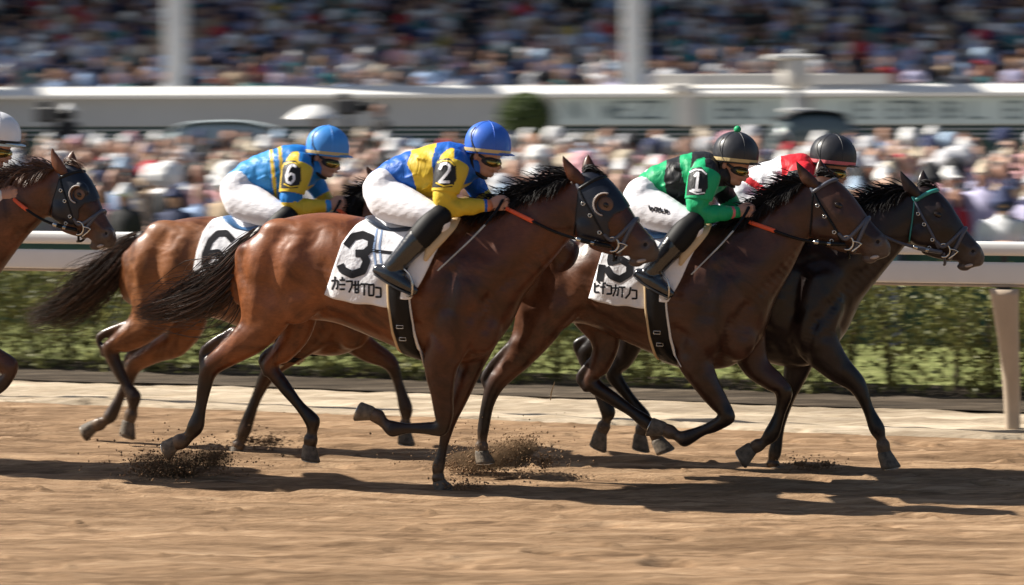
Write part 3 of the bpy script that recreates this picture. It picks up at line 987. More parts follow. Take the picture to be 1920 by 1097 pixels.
car(372, 37.5, 0.88, mat('paint_pale', (0.60, 0.68, 0.68), rough=0.25, var=0.03, coat=0.4), 'pale van parked between the crowd and the grey wall on the left', False, 1.3, 'pale_glass')
car(1560, 39, 0.62, mat('paint_black', (0.015, 0.016, 0.018), rough=0.25, var=0.03, coat=0.4), 'black van parked in front of the pale result boards', True, 1.45)

# camera crews on the terrace
def bystander(px, d, z, base, top, hatm, label, rot=0.0):
    o = bpy.data.objects.new('person', BASES[base])
    COL.objects.link(o)
    o.location = spot(px, d) + np.array([0, 0, z])
    o.rotation_euler = (0, 0, rot)
    for j, m in enumerate((SKIN[1], MT[top], hatm, MP[1])):
        o.material_slots[j].link = 'OBJECT'
        o.material_slots[j].material = m
    return setp(o, label, 'person')
def platform(px, d, h, label, w=0.7):
    b = spot(px, d)
    r = empty('camera_platform', b, label, 'platform')
    MB().box(b + Z * (h - .04), (w, .6, .04), bev=0.01).build('deck', M['dark'], r, smooth=False)
    for x in (-1, 1):
        for y in (-1, 1):
            MB().box(b + np.array([x * (w - .06), y * .52, (h - .08) / 2]), (.03, .03, (h - .08) / 2)).build('leg', M['dark'], r, smooth=False)
def tv_camera(px, d, z, label, a=0.3):
    b = spot(px, d)
    r = empty('television_camera', b + Z * z, label, 'camera')
    c = b + np.array([0, 0, z + 1.38])
    ax = [np.array([cos(a), -sin(a), 0]), np.array([sin(a), cos(a), 0]), Z]
    MB().box(c, (.24, .11, .14), ax, bev=0.03).build('body', M['dark'], r, smooth=False)
    mesh_obj('lens', *loft([c + ax[0] * .24, c + ax[0] * .5], [Z * .075, Z * .09], [ax[1] * .075, ax[1] * .09], n=16, sub=2, flat=True), M['black'], r)
    MB().box(c + np.array([-.08, 0, .2]), (.1, .06, .06), ax, bev=0.015).build('viewfinder', M['dark'], r, smooth=False)
    for k in range(3):
        q = 2.1 * k + .4
        mesh_obj('leg', *tube([c - Z * .14, b + np.array([.32 * cos(q), .32 * sin(q), z])], [.03, .02], n=8), M['dark'], r)
platform(105, 36.5, 0.72, 'dark camera platform at the left behind the crowd')
tv_camera(92, 36.4, 0.72, 'black television camera on a tripod at the left, above the red hats')
bystander(128, 36.6, 0.52, 0, 'black', MH['white'], 'camera operator in black with a white cap beside the left television camera', 0.9)
platform(665, 36.5, 0.80, 'dark camera platform behind the two riders in blue helmets', 0.9)
tv_camera(652, 36.2, 0.86, 'black television camera on a tripod beside the white umbrella')
bystander(712, 36.8, 0.55, 3, 'black', MR['black'], 'person in black standing right of the television camera on the platform', -0.8)
bystander(600, 36.9, 0.3, 0, 'beige', MH['beige'], 'person in a beige top standing under the white umbrella', 0.4)
b = spot(588, 36.6)
um = empty('umbrella', b, 'small white umbrella shading the camera crew behind the rear blue helmet', 'umbrella')
C = [b + np.array([0, 0, z]) for z in (2.02, 2.08, 2.16, 2.26, 2.30)]
rr = [.50, .46, .36, .19, .03]
mesh_obj('canopy', *loft(C, [np.array([r, 0, 0]) for r in rr], [np.array([0, r, 0]) for r in rr], n=16, sub=3, flat=True, cap=False), M['white'], um)
mesh_obj('pole', *tube([b, b + Z * 2.28], [.015, .012], n=8), M['dark'], um)
b = spot(1492, 41)
lp = empty('signal_post', b, 'grey post with a wide pale lamp head in front of the result boards', 'post')
MB().box(b + np.array([0, 0, 1.8]), (.11, .11, 1.8), bev=0.02).build('post', M['fascia'], lp, smooth=False)
MB().box(b + np.array([-.02, -.05, 1.90]), (.26, .2, .17), bev=0.04).build('box', M['cream'], lp, smooth=False)
MB().box(b + np.array([0, -.02, 2.3]), (.28, .2, .04), bev=0.02).build('collar', M['white'], lp, smooth=False)
C = [b + np.array([0, 0, z]) for z in (2.75, 2.9, 3.25, 3.38)]
mesh_obj('lamp_head', *loft(C, [np.array([r, 0, 0]) for r in (.16, .3, .34, .3)], [np.array([0, r, 0]) for r in (.16, .28, .3, .28)], n=16, sub=2, flat=True, sq=.7), M['cream'], lp)
MB().box(b + np.array([-.1, 0, 3.43]), (.5, .36, .05), bev=0.03).build('cap', M['white'], lp, smooth=False)

# ================================================================ HORSES
# outlines read off the photograph (pixels of the 1920 px picture): (top x, top y, bottom x, bottom y, half width in metres)
TRUNK = [(474, 448, 452, 575, .11), (508, 418, 492, 600, .21), (560, 403, 556, 600, .265), (620, 398, 628, 605, .27), (690, 408, 700, 632, .285),
         (760, 416, 772, 662, .29), (825, 408, 840, 680, .27), (885, 402, 900, 672, .235)]
NECK = [(930, 392, 952, 618, .20), (968, 374, 985, 552, .16), (1008, 356, 1026, 502, .12), (1045, 342, 1056, 466, .095)]
HEAD = [(1078, 330, 1072, 448, .085), (1108, 321, 1092, 450, .095), (1135, 333, 1112, 461, .105), (1159, 357, 1134, 466, .105), (1178, 384, 1150, 469, .088),
        (1195, 411, 1164, 474, .068), (1211, 431, 1178, 480, .06), (1226, 447, 1188, 489, .058), (1234, 462, 1200, 492, .050)]

class Map:
    """moves template pixels onto another horse: trunk by scale/shift, head by two anchors, neck in between"""
    def __init__(s, tr=(0, 0, 1, 1, 0, 0), brow=(1133, 332), nose=(1234, 455)):
        s.tr = tr                                     # x0, x1, sx: x' = x1 + (x - x0) * sx
        a, b = complex(1133, 332), complex(1234, 455)
        p, q = complex(*brow), complex(*nose)
        s.m = (q - p) / (b - a)
        s.p, s.a = p, a
    def t(s, x, y):
        x0, y0, sx, sy, x1, y1 = s.tr
        return x1 + (x - x0) * sx, y1 + (y - y0) * sy
    def h(s, x, y):
        z = s.p + s.m * (complex(x, y) - s.a)
        return z.real, z.imag
    def n(s, x, y, w):
        a, b = s.t(x, y), s.h(x, y)
        return a[0] * (1 - w) + b[0] * w, a[1] * (1 - w) + b[1] * w

M['hoof'] = mat('hoof_horn', (0.12, 0.095, 0.07), rough=0.7, var=0.55, vscale=28, bump=.4, bscale=60)
M['eye'] = mat('eye', (0.012, 0.007, 0.005), rough=0.05, var=0)
M['piping_blue'] = mat('edging_blue', (0.22, 0.32, 0.52), rough=0.6, var=0.1)
M['nostril'] = mat('nostril', (0.007, 0.003, 0.003), rough=0.9, var=0.3, vscale=40)
M['mane'] = mat('mane_hair', (0.010, 0.008, 0.008), rough=0.55, var=0.3, spec=0.25)
M['mane_brown'] = mat('mane_brown', (0.12, 0.062, 0.038), rough=0.45, var=0.4)
M['tail'] = mat('tail_hair', (0.040, 0.027, 0.021), rough=0.45, var=0.4, vscale=5)
M['cloth'] = mat('number_cloth', (0.78, 0.78, 0.81), rough=0.75, var=0.06, vscale=9, bump=0.7, bscale=6, bdist=0.035)
M['number'] = mat('number_black', (0.022, 0.022, 0.026), rough=0.9, var=0.2, spec=0.1)
M['navy'] = mat('hood_navy', (0.006, 0.008, 0.017), rough=0.40, var=0.15, bump=0.3, bscale=12, bdist=0.015)
M['teal'] = mat('strap_teal', (0.03, 0.24, 0.22), rough=0.5, var=0.1)
M['slate'] = mat('strap_slate', (0.07, 0.075, 0.10), rough=0.45, var=0.15)
M['orange'] = mat('rein_orange', (0.75, 0.10, 0.03), rough=0.5, var=0.1)
M['tan'] = mat('pad_tan', (0.60, 0.44, 0.25), rough=0.7, var=0.1)
M['saddle'] = mat('saddle_leather', (0.035, 0.05, 0.08), rough=0.3, var=0.2, bump=0.2, bscale=50)
M['saddle_blue'] = mat('saddle_blue', (0.07, 0.20, 0.42), rough=0.35, var=0.15)
M['lip'] = mat('lip_pale', (0.42, 0.36, 0.33), rough=0.5, var=0.3, vscale=30)

def hair(roots, dirs, ends, r, seg=7, curl=0.02, seed=0):
    """tapering strands from roots to ends, leaving along dirs"""
    g = np.random.default_rng(seed)
    n = len(roots)
    t = np.linspace(0, 1, seg)[None, :, None]
    p0, p3 = roots[:, None], ends[:, None]
    ln = np.linalg.norm(ends - roots, axis=1)[:, None, None]
    p1 = p0 + dirs[:, None] * ln * 0.45
    p2 = p3 - (p3 - p1) * 0.35 + g.standard_normal((n, 1, 3)) * curl * ln
    X = (1 - t) ** 3 * p0 + 3 * (1 - t) ** 2 * t * p1 + 3 * (1 - t) * t * t * p2 + t ** 3 * p3
    X += g.standard_normal((n, 1, 3)) * curl * ln * np.sin(t * g.uniform(3, 7, (n, 1, 1))) * 0.5
    T = nrm(np.gradient(X, axis=1))
    A = nrm(np.cross(T, np.array([0.3, 0.8, 0.1])))
    B = np.cross(T, A)
    rr = (r * g.uniform(.6, 1.4, n))[:, None, None] * (1 - 0.85 * t ** 2)
    ring = np.stack([X + rr * (A * cos(q) + B * sin(q)) for q in (0, 2.094, 4.189)], 2)
    idx = np.arange(n * seg * 3).reshape(n, seg, 3)
    a, b = idx[:, :-1], idx[:, 1:]
    Fc = np.stack([a, np.roll(a, -1, 2), np.roll(b, -1, 2), b], -1).reshape(-1, 4)
    return ring.reshape(-1, 3), Fc

def build_horse(cx, mp, legs, name_label, coat, tail=None, mane=None, hood=False, bridle='black', browband='black', cloth=None, rear=None, girth=True,
                rein_from=None, extra=None, seed=1, far_hidden=False):
    T, N, H = mp.t, mp.n, mp.h
    feet = [lg['hoof'] for lg in legs]
    base = cx.pix(*T(700, 640)); base[2] = 0
    root = empty('racehorse', base, name_label, 'horse', None)
    fl = Flesh()
    P = lambda x, y, v=0.0: cx.pix(x, y, v)
    rows = []
    for i, (x0, y0, x1, y1, hw) in enumerate(TRUNK):
        if rear and i in rear: rows.append((*rear[i][:4], rear[i][4] if len(rear[i]) > 4 else hw))
        else: rows.append((*T(x0, y0), *T(x1, y1), hw))
    nw = (.0, .3, .62, .9)
    for (x0, y0, x1, y1, hw), w in zip(NECK, nw):
        rows.append((*N(x0, y0, w), *N(x1, y1, w), hw))
    hs = abs(mp.m)
    for x0, y0, x1, y1, hw in HEAD:
        rows.append((*H(x0, y0), *H(x1, y1), hw * hs))
    nt_ = len(TRUNK) + len(NECK)
    tops = np.array([cx.pix(r[0], r[1]) for r in rows])
    bots = np.array([cx.pix(r[2], r[3]) for r in rows])
    C, A, B = (tops + bots) / 2, (tops - bots) / 2, np.array([V * r[4] for r in rows])
    lab = np.zeros((len(rows), 4))
    for i in range(len(rows)):
        lab[i, 1] = np.interp(i, [0, 2, 4, 6, 8], [1, 1, .7, .3, 0.05])  # painted sunlit tone, full on the rump, fading towards the neck
        if i >= nt_ + 6: lab[i, 2] = 0.35 + 0.3 * (i - nt_ - 6)
        if i >= nt_ - 1: lab[i, 0] = 0.10
        lab[i, 3] = 1.0 if i < nt_ - 1 else 0.25
    body_end = len(TRUNK) + 3
    fl.add(C[:body_end], A[:body_end], B[:body_end], lab[:body_end], n=32, sub=4)
    fl.add(C[body_end - 2:], A[body_end - 2:], B[body_end - 2:], lab[body_end - 2:], n=26, sub=4, sq=0.92)
    P = lambda x, y, v=0.0: cx.pix(x, y, v)
    px = lambda r, x, y=500: r * cx.sc(x, y)
    def ell(x, y, rx, ry, v, rv, lb=(0, 0, 0), ang=0.0):
        c = P(x, y, v)
        k = cx.sc(x, y)
        e1 = (U * cos(ang) - Z * sin(ang)) * rx * k
        e2 = (U * sin(ang) + Z * cos(ang)) * ry * k
        fl.mb.add(*ellipsoid(c, e2, e1, V * rv))
        fl.c.append(c[None]); fl.r.append(np.array([(rx + ry) / 2 * k])); fl.lab.append(np.array([(*lb, 0.0 if lb[0] else 1.0)], float))
    for sg in (1, -1):
        ell(*T(862, 545), 52 * mp.tr[2], 92 * mp.tr[3], sg * .150, .095, (0, 0, 0), -.35)        # shoulder
        ell(*T(902, 615), 40, 50, sg * .105, .095)                                               # breast
        ell(*T(505, 500), 60, 68, sg * .12, .13, (0, 1, 0))                                     # quarters
        ell(*T(545, 452), 66, 40, sg * .115, .105, (0, 1, 0), .35)
        ell(*T(566, 552), 44, 62, sg * .180, .07, (0, .8, 0), .5)                                # stifle
        ell(*T(835, 446), 50, 30, sg * .05, .09, (0, 0, 0), .1)                                 # withers
        ell(*H(1103, 424), 30 * hs, 27 * hs, sg * .052, .052 * hs, (.2, 0, 0))                      # cheek
        ell(*H(1140, 368), 17 * hs, 8 * hs, sg * .070, .020 * hs, (.2, 0, 0), .85)                  # brow bone
        ell(*H(1214, 462), 14 * hs, 17 * hs, sg * .038, .03 * hs, (.2, 0, .8), .5)                  # nostril wing
        ell(*H(1185, 440), 36 * hs, 7 * hs, sg * .045, .022 * hs, (.2, 0, .2), .75)                 # nasal ridge
    ell(*H(1192, 492), 15 * hs, 9 * hs, 0, .034 * hs, (.2, 0, .8), .1)                          # chin
    ell(*H(1222, 478), 13 * hs, 14 * hs, 0, .045 * hs, (.2, 0, 1), .4)                          # upper lip
    ell(*H(1142, 470), 42 * hs, 7 * hs, 0, .05 * hs, (.2, 0, .1), .22)                          # jaw edge
    hoofs = []
    for lg in legs:
        pts = list(lg['pts'])
        xe, ye, re_, ve = pts[-1]
        pts.append((xe + (lg['hoof'][0] - xe) * .34, ye + (lg['hoof'][1] - ye) * .34, re_ * 1.0, ve))
        k = len(pts)
        C, A, B, lb = [], [], [], []
        q0 = lg['dark'][0]
        rs_ = [p[2] for p in pts]
        for i in range(q0, len(pts) - 1):
            f = .86 if rs_[i] <= min(rs_[i - 1], rs_[i + 1]) else (1.10 if rs_[i] >= max(rs_[i - 1], rs_[i + 1]) else .95)
            pts[i] = (pts[i][0], pts[i][1], rs_[i] * f, pts[i][3])
        for i, (x, y, r, v) in enumerate(pts):
            C.append(P(x, y, v))
        C = np.array(C)
        Tn = nrm(np.gradient(C, axis=0))
        for i, (x, y, r, v) in enumerate(pts):
            a = nrm(np.cross(Tn[i], V))
            rm = px(r, x, y)
            thick = rm > 0.09
            A.append(a * rm)
            B.append(nrm(np.cross(a, Tn[i])) * (min(rm * .62, .105) if thick else rm * .8))
            q = lg['dark'][0]
            lb.append(((np.clip((i - q + 1) / 2.0, 0, 1)), (1 if lg['hind'] and i < 5 else (0.4 if lg['hind'] else 0)), 0, 1.0 if i < 3 else 0.0))
        fl.add(C, A, B, lb, n=16, sub=5)
        if 'calc' in lg:
            cp = lg['calc']
            C = np.array([P(x, y, pts[5][3]) for x, y, r in cp])
            Tn = nrm(np.gradient(C, axis=0))
            A = [nrm(np.cross(Tn[i], V)) * px(r, x, y) for i, (x, y, r) in enumerate(cp)]
            fl.add(C, A, [V * px(r, x, y) * .75 for x, y, r in cp], [(.55, .4, 0, 0), (.9, 0, 0, 0), (1, 0, 0, 0)][:len(cp)], n=12, sub=4)
        x, y, r, v = pts[-1]
        hoofs.append((P(x, y, v), P(*lg['hoof'], v), v))
    Vt, Fc, Nr = fl.fuse(0.0085, 6)
    # even out the trunk, leave head and legs crisp
    a0 = fl.labels(Vt)[:, 3:4]
    wt_ = relax(Fc, a0, 12)
    for _ in range(16):
        Vt = Vt * (1 - wt_) + relax(Fc, Vt, 1) * wt_
    tmp_ = bpy.data.meshes.new('t'); tmp_.from_pydata(Vt.tolist(), [], Fc.tolist()); Nr = np.empty(len(Vt) * 3); tmp_.vertices.foreach_get('normal', Nr); Nr = Nr.reshape(-1, 3); bpy.data.meshes.remove(tmp_)
    # nostrils, mouth line, eye sockets pressed into the skin
    pxs = to_px(Vt)
    side = (Vt - cx.o) @ V
    k = cx.sc(*H(1200, 450))
    kt = cx.sc(*T(700, 540))
    trunk_w = np.clip(wt_[:, 0], 0, 1)
    def groove(pts, r, depth):
        L3_ = catmull(np.array([P(*T(*p)) for p in pts]), 6)
        Lp = np.stack([(L3_ - cx.o) @ U, L3_[:, 2]], 1)
        Q = np.stack([(Vt - cx.o) @ U, Vt[:, 2]], 1)
        near = (np.abs(Q[:, 0] - Lp[:, 0].mean()) < 1.0)
        ids = np.where(near)[0]
        d = np.full(len(Q), 9.0)
        d[ids] = np.sqrt(((Q[ids, None] - Lp[None]) ** 2).sum(2)).min(1)
        sn = Nr @ V * np.sign(side)
        w = np.exp(-(d / (r * kt)) ** 2) * np.clip(sn * 1.6, 0, 1)
        Vt[:] -= Nr * (w * depth)[:, None]
    for pts, r, dp in (([(474, 480), (484, 540), (480, 600)], 15, .007), ([(548, 440), (540, 490), (528, 545), (505, 600)], 20, .012), ([(604, 450), (606, 490), (590, 535)], 24, .014),
                       ([(636, 500), (624, 560), (596, 588)], 20, .016), ([(838, 462), (806, 520), (800, 590), (815, 640)], 14, .011),
                       ([(800, 600), (838, 622), (868, 660)], 11, .009), ([(890, 480), (866, 525), (862, 570)], 15, .008), ([(905, 580), (890, 630), (880, 668)], 10, .010), ([(936, 560), (925, 612)], 12, .009),
                       ([(1046, 446), (990, 500), (940, 548), (905, 590)], 12, .011), ([(1000, 400), (950, 440), (905, 470)], 18, .008), ([(640, 640), (720, 652)], 12, .004),
                       ([(585, 432), (590, 440)], 18, -.010), ([(512, 520), (508, 560)], 20, -.006)):
        groove(pts, r, dp * 1.35)
    def press(xy, r, depth, both=True):
        for sg in (1, -1) if both else (1,):
            c = P(*xy, sg * .045)
            if sg < 0: c = cx.mirror(P(*xy, .045))
            d = np.linalg.norm(((Vt - c) - ((Vt - c) @ V)[:, None] * V), axis=1)
            w = np.exp(-(d / (r * k)) ** 2) * (np.sign(side) == sg)
            Vt[:] -= Nr * (w * depth)[:, None]
    press(H(1211, 459), 6 * hs, .016)
    for i in range(8):
        q = i / 7
        press(H(1168 + 40 * q, 481 + 3 * q + 4 * sin(q * 3)), 2.6 * hs, .006)
    press(H(1135, 383), 8 * hs, .006)
    att = fl.labels(Vt)[:, :3]
    nos = np.linalg.norm(pxs - np.array(H(1211, 459)), axis=1) < 7 * hs
    att = relax(Fc, att, 9)
    dust = np.zeros((len(Vt), 1))
    for cpt, tip, v in hoofs:
        d_ = np.linalg.norm(Vt - cpt, axis=1)
        dust[:, 0] = np.maximum(dust[:, 0], np.exp(-(d_ / .17) ** 2) * mane.get('dust', .62))
    att = np.hstack([att, np.ones((len(att), 1))])
    body = mesh_obj('body', Vt, Fc, coat, root, attrs={'coat': att, 'dust': dust[:, 0]})
    bv = bvh_of(Vt, Fc)
    # hooves: horn wall with a sloped toe, flat sole
    for cpt, tip, v in hoofs:
        d = nrm(tip - cpt)
        a = nrm(np.cross(V, d))
        a = a if abs(d @ Z) < .3 or a @ U > 0 else -a
        if d @ Z > -.3:                                # thrown back, sole up
            a = -np.cross(V, d) if np.cross(V, d) @ Z > 0 else np.cross(V, d)
        ln = np.linalg.norm(tip - cpt)
        C = [cpt - d * .004, cpt + d * .012, cpt + d * ln * .55 + a * .010, cpt + d * ln + a * .020]
        rr = [.040, .046, .054, .062]
        mb = MB().add(*loft(C, [a * q for q in rr], [V * q * .86 for q in rr], n=22, sub=2, flat=True))
        e = C[-1]
        mb.add(*loft([e, e + d * .006], [a * .058] * 2, [V * .05] * 2, n=22, sub=1, flat=True), m=1)
        mb.build('hoof', [M['hoof'], M['chrome']], root)
    # ears
    k = cx.sc(*H(1085, 320))
    for tip, bl, br, v in ((H(1056, 293), H(1064, 334), H(1102, 341), .062), (H(1103, 290), H(1090, 318), H(1121, 328), -.058)):
        t3, l3, r3 = P(*tip, v * 1.25), P(*bl, v), P(*br, v)
        m3 = (l3 + r3) / 2
        wd = (r3 - l3) / 2
        C = [m3 - (t3 - m3) * .15, m3, m3 + (t3 - m3) * .35 + wd * .05, m3 + (t3 - m3) * .75, t3]
        s_ = [.8, .95, .85, .4, .06]
        mb = MB().add(*loft(C, [wd * q for q in s_], [V * .028 * hs * q for q in s_], n=14, sub=4))
        inner = [c + nrm(wd) * np.linalg.norm(wd) * .35 + V * (.012 if v > 0 else -.004) for c in C[1:4]]
        mb.build('ear', coat, root)
        at = root.children[-1].data.color_attributes.new('coat', 'FLOAT_COLOR', 'POINT')
        nv = len(root.children[-1].data.vertices)
        at.data.foreach_set('color', np.tile(np.array([.25, 0, 0, 1], np.float32), nv))
    # eyes
    for sg in (1, -1):
        p, nr = cast(bv, *H(1135, 383))
        if p is None: continue
        p = p if sg > 0 else cx.mirror(p)
        nr = V * sg
        mb = MB().add(*ellipsoid(p - nr * .002, nrm(U - .6 * Z) * .027, nrm(U * .6 + Z) * .019, nr * .016))
        mb.build('eye', M['eye'], root)
    for sg in (1, -1):
        p, nr = cast(bv, *H(1211, 459))
        if p is None: continue
        p = p if sg > 0 else cx.mirror(p)
        MB().add(*ellipsoid(p - V * sg * .001, nrm(U * .8 + Z * .7) * .027 * hs, nrm(-U * .7 + Z * .8) * .018 * hs, V * .006)).build('nostril', M['nostril'], root)
    p, nr = cast(bv, *H(1203, 489))
    if p is not None:
        MB().add(*ellipsoid(p + V * .0, nrm(U + Z * .25) * .030 * hs, nrm(Z - U * .25) * .012 * hs, V * .012)).build('lip', M['lip'], root)
    # mane
    if mane:
        g = np.random.default_rng(seed)
        n = mane.get('n', 620)
        q = g.uniform(0, 1, n)
        cl = np.array([tops[i] for i in range(len(TRUNK) - 1, nt_ + 2)])[::-1]
        fr = catmull(cl, 12)
        fr = fr[int(len(fr) * .17):]
        pos = q ** 1.1 * (len(fr) - 1)
        i0 = np.floor(pos).astype(int).clip(0, len(fr) - 2)
        rt = fr[i0] + (fr[i0 + 1] - fr[i0]) * (pos - i0)[:, None]
        rt = rt - Z * .02 + V * g.normal(0, .017, n)[:, None]
        up = g.beta(1.5, 1.5, n)
        ln = mane.get('len', .15) * g.uniform(.5, 1.3, n)
        dr = nrm(Z * (0.35 + .9 * up)[:, None] - U * (.55 + .5 * g.uniform(0, 1, n))[:, None] + V * g.normal(.25, .35, n)[:, None])
        en = rt + ln[:, None] * nrm(Z * (-.55 + 1.25 * up)[:, None] - U * (.85 + .3 * g.uniform(0, 1, n))[:, None] + V * (0.55 * (1 - up) + g.normal(0, .2, n))[:, None])
        # hair lying down the near side of the neck
        m2 = int(n * .8)
        k2 = g.integers(0, n, m2)
        rt2 = rt[k2] + V * .02
        en2 = rt2 + nrm(-Z * g.uniform(.5, .9, m2)[:, None] - U * g.uniform(.5, 1.0, m2)[:, None] + V * .75) * (ln[k2] * .8)[:, None]
        mesh_obj('mane', *hair(np.vstack([rt, rt2]), np.vstack([dr, nrm(-U * .5 + V * .5 + Z * .3)[None].repeat(m2, 0)]), np.vstack([en, en2]), .0042, 7, .06, seed), mane.get('mat', M['mane']), root)
        # forelock
        fc_ = P(*H(1098, 322), 0)
        n = 70
        rt = fc_ + g.standard_normal((n, 3)) * .012
        en = P(*H(1130, 331), 0) + g.standard_normal((n, 3)) * .016
        mesh_obj('forelock', *hair(rt, nrm(Z * .6 + U * .5 + g.standard_normal((n, 3)) * .3), en, .004, 6, .1, seed + 3), mane.get('mat', M['mane']), root)
    # tail
    if tail:
        g = np.random.default_rng(seed + 11)
        n = 1150
        G = np.array([(*P(x, y, .0),) for x, y, r in tail])
        rad = np.array([px(r * .66, x, y) for x, y, r in tail])
        q = g.uniform(0, 1, n)
        ang = g.uniform(0, 2 * pi, n)
        rho = np.sqrt(g.uniform(0, 1, n))
        seg = 12
        X = catmull(np.hstack([G, rad[:, None]]), 8)
        T_ = nrm(np.gradient(X[:, :3], axis=0))
        A_ = nrm(np.cross(T_, V))
        start = g.uniform(0, .45, n) ** 1.3
        end = start + (1 - start) * g.uniform(.45, 1.04, n)
        tt = start[:, None] + (end - start)[:, None] * np.linspace(0, 1, seg)[None]
        ix = np.clip(tt, 0, 1) * (len(X) - 1)
        i0 = np.floor(ix).astype(int).clip(0, len(X) - 2)
        f_ = (ix - i0)[..., None]
        L4 = X[i0] * (1 - f_) + X[i0 + 1] * f_
        AA = A_[i0]
        wob = 1 + .55 * np.sin(tt * g.uniform(4, 10, (n, 1)) + g.uniform(0, 6, (n, 1)))
        stray = np.where(g.uniform(0, 1, n) < .2, g.uniform(1.3, 2.6, n), 1.0)[:, None]
        off = (AA * np.cos(ang)[:, None, None] + V * np.sin(ang)[:, None, None] * .8) * (rho[:, None] * wob * (1 + (stray - 1) * tt))[..., None] * L4[..., 3:4]
        PX = L4[..., :3] + off + T_[i0] * (np.clip(tt - 1, 0, 1) * .5)[..., None]
        lock = g.integers(0, 9, n)
        lp_, la_ = g.uniform(0, 6.3, 9), g.uniform(.4, 1.3, 9)
        PX = PX + AA * (np.sin(tt * 9 + lp_[lock][:, None]) * la_[lock][:, None] * .024 * tt)[..., None] + V * (np.cos(tt * 7 + lp_[lock][:, None]) * .02 * tt)[..., None]
        Tn = nrm(np.gradient(PX, axis=1))
        Aa = nrm(np.cross(Tn, np.array([.2, .9, .1])))
        Bb = np.cross(Tn, Aa)
        rr = (.0034 * g.uniform(.5, 1.4, n))[:, None, None] * (1 - .8 * np.linspace(0, 1, seg)[None, :, None] ** 2)
        ring = np.stack([PX + rr * (Aa * cos(w) + Bb * sin(w)) for w in (0, 2.094, 4.189)], 2)
        idx = np.arange(n * seg * 3).reshape(n, seg, 3)
        a, b = idx[:, :-1], idx[:, 1:]
        Fq = np.stack([a, np.roll(a, -1, 2), np.roll(b, -1, 2), b], -1).reshape(-1, 4)
        tl = mesh_obj('tail', ring.reshape(-1, 3), Fq, [M['tail'], M['mane_brown']], root)
        mi = np.repeat((g.uniform(0, 1, n) < .3).astype(int), (seg - 1) * 3)
        tl.data.polygons.foreach_set('material_index', mi.astype(np.int32))
        mesh_obj('dock', *tube(G[:3], [px(tail[0][2], *tail[0][:2]) * .8, px(tail[1][2], *tail[1][:2]) * .55, px(tail[2][2], *tail[2][:2]) * .2], n=12), M['tail'], root)
    # ---- tack
    br = empty_part('bridle', root)
    bm = M[bridle]
    def strap(pts, r, m, name='strap', both=True, lift=.004, parent=None):
        mb = MB()
        W = []
        pts = catmull(np.array([H(*p) for p in pts]), 6)
        for x, y in pts:
            p, nr = cast(bv, x, y)
            if p is not None: W.append(p + (nr if nr @ V > 0 else V) * lift)
        if len(W) < 3: return None
        W = np.array(W)
        mb.add(*tube(W, r, n=8, sub=1))
        if both: mb.add(*tube(cx.mirror(W), r, n=8, sub=1))
        return mb.build(name, m, parent or br)
    def hoop(xy0, xy1, hw, r, m, name):
        """band round the head through two outline points"""
        a, b = P(*H(*xy0)), P(*H(*xy1))
        c, h = (a + b) / 2, (b - a) / 2
        ph = np.linspace(0, pi, 22)
        q = 0.75
        W = np.array([c - h * np.sign(cos(t)) * abs(cos(t)) ** q + V * hw * abs(sin(t)) ** q for t in ph])
        W2 = cx.mirror(W[::-1])
        mesh_obj(name, *tube(np.vstack([W, W2]), r * 1.0, n=8, sub=1), m, br)
    if hood:
        hp = [H(*p) for p in [(1086, 345), (1090, 326), (1108, 312), (1140, 326), (1166, 356), (1182, 386), (1168, 396), (1150, 404), (1141, 418), (1144, 440), (1140, 452), (1112, 458), (1084, 446), (1078, 405)]]
        fc = Vt[Fc].mean(1)
        inn = in_poly(to_px(fc), hp)
        sel = Fc[inn]
        uq, inv = np.unique(sel, return_inverse=True)
        hv = Vt[uq] + Nr[uq] * .008
        hd = mesh_obj('hood', hv, inv.reshape(-1, 4), M['navy'], root)
        md = hd.modifiers.new('thickness', 'SOLIDIFY'); md.thickness = .006; md.offset = -1
        md = hd.modifiers.new('smooth', 'SMOOTH'); md.iterations = 6
        # blinker cup round the eye
        p, nr = cast(bv, *H(1136, 383))
        e1, e2 = nrm(U - .75 * Z), nrm(.75 * U + Z)
        for sg in (1, -1):
            pp = p if sg > 0 else cx.mirror(p)
            vv = V * sg
            mb = MB()
            ph = np.linspace(pi * .62, pi * 1.62, 16)
            for r0, r1, z0, z1, mm in ((.058, .066, .008, .035, 0), (.052, .058, .012, .030, 1)):
                C0 = [pp + (e1 * cos(t) + e2 * sin(t)) * r0 * hs + vv * z0 for t in ph]
                C1 = [pp + (e1 * cos(t) + e2 * sin(t)) * r1 * hs + vv * z1 for t in ph]
                mb.add(C0 + C1, [(i, i + 1, 17 + i, 16 + i) for i in range(15)], mm)
            mb.add(*tube([pp + (e1 * cos(t) + e2 * sin(t)) * .066 * hs + vv * .036 for t in ph], .005, n=8, sub=1), m=2)
            mb.add(*ellipsoid(pp + vv * .010, e1 * .047 * hs, e2 * .047 * hs, vv * .010), m=1)
            mb.add(*ellipsoid(pp + vv * .014 + e1 * .006, e1 * .02, e2 * .016, vv * .013), m=3)
            mb.build('eye_cup', [M['navy'], M['mane_brown'], M['lip'], M['eye']], hd)
    strap([(1086, 352), (1096, 375), (1112, 403), (1126, 428), (1138, 452)], .0085, bm, 'cheek_strap')
    strap([(1086, 352), (1083, 385), (1080, 415), (1077, 440)], .005, M[browband] if browband == 'teal' else bm, 'throat_strap')
    strap([(1081, 340), (1084, 348), (1087, 354)], .012, M['slate'] if browband != 'teal' else M['teal'], 'head_piece', both=True)
    strap([(1088, 354), (1104, 344), (1120, 336), (1132, 333)], .013, M[browband], 'browband')
    hoop((1195, 410), (1163, 476), .072 * hs, .0125, M['slate'] if bridle == 'black' else bm, 'noseband')
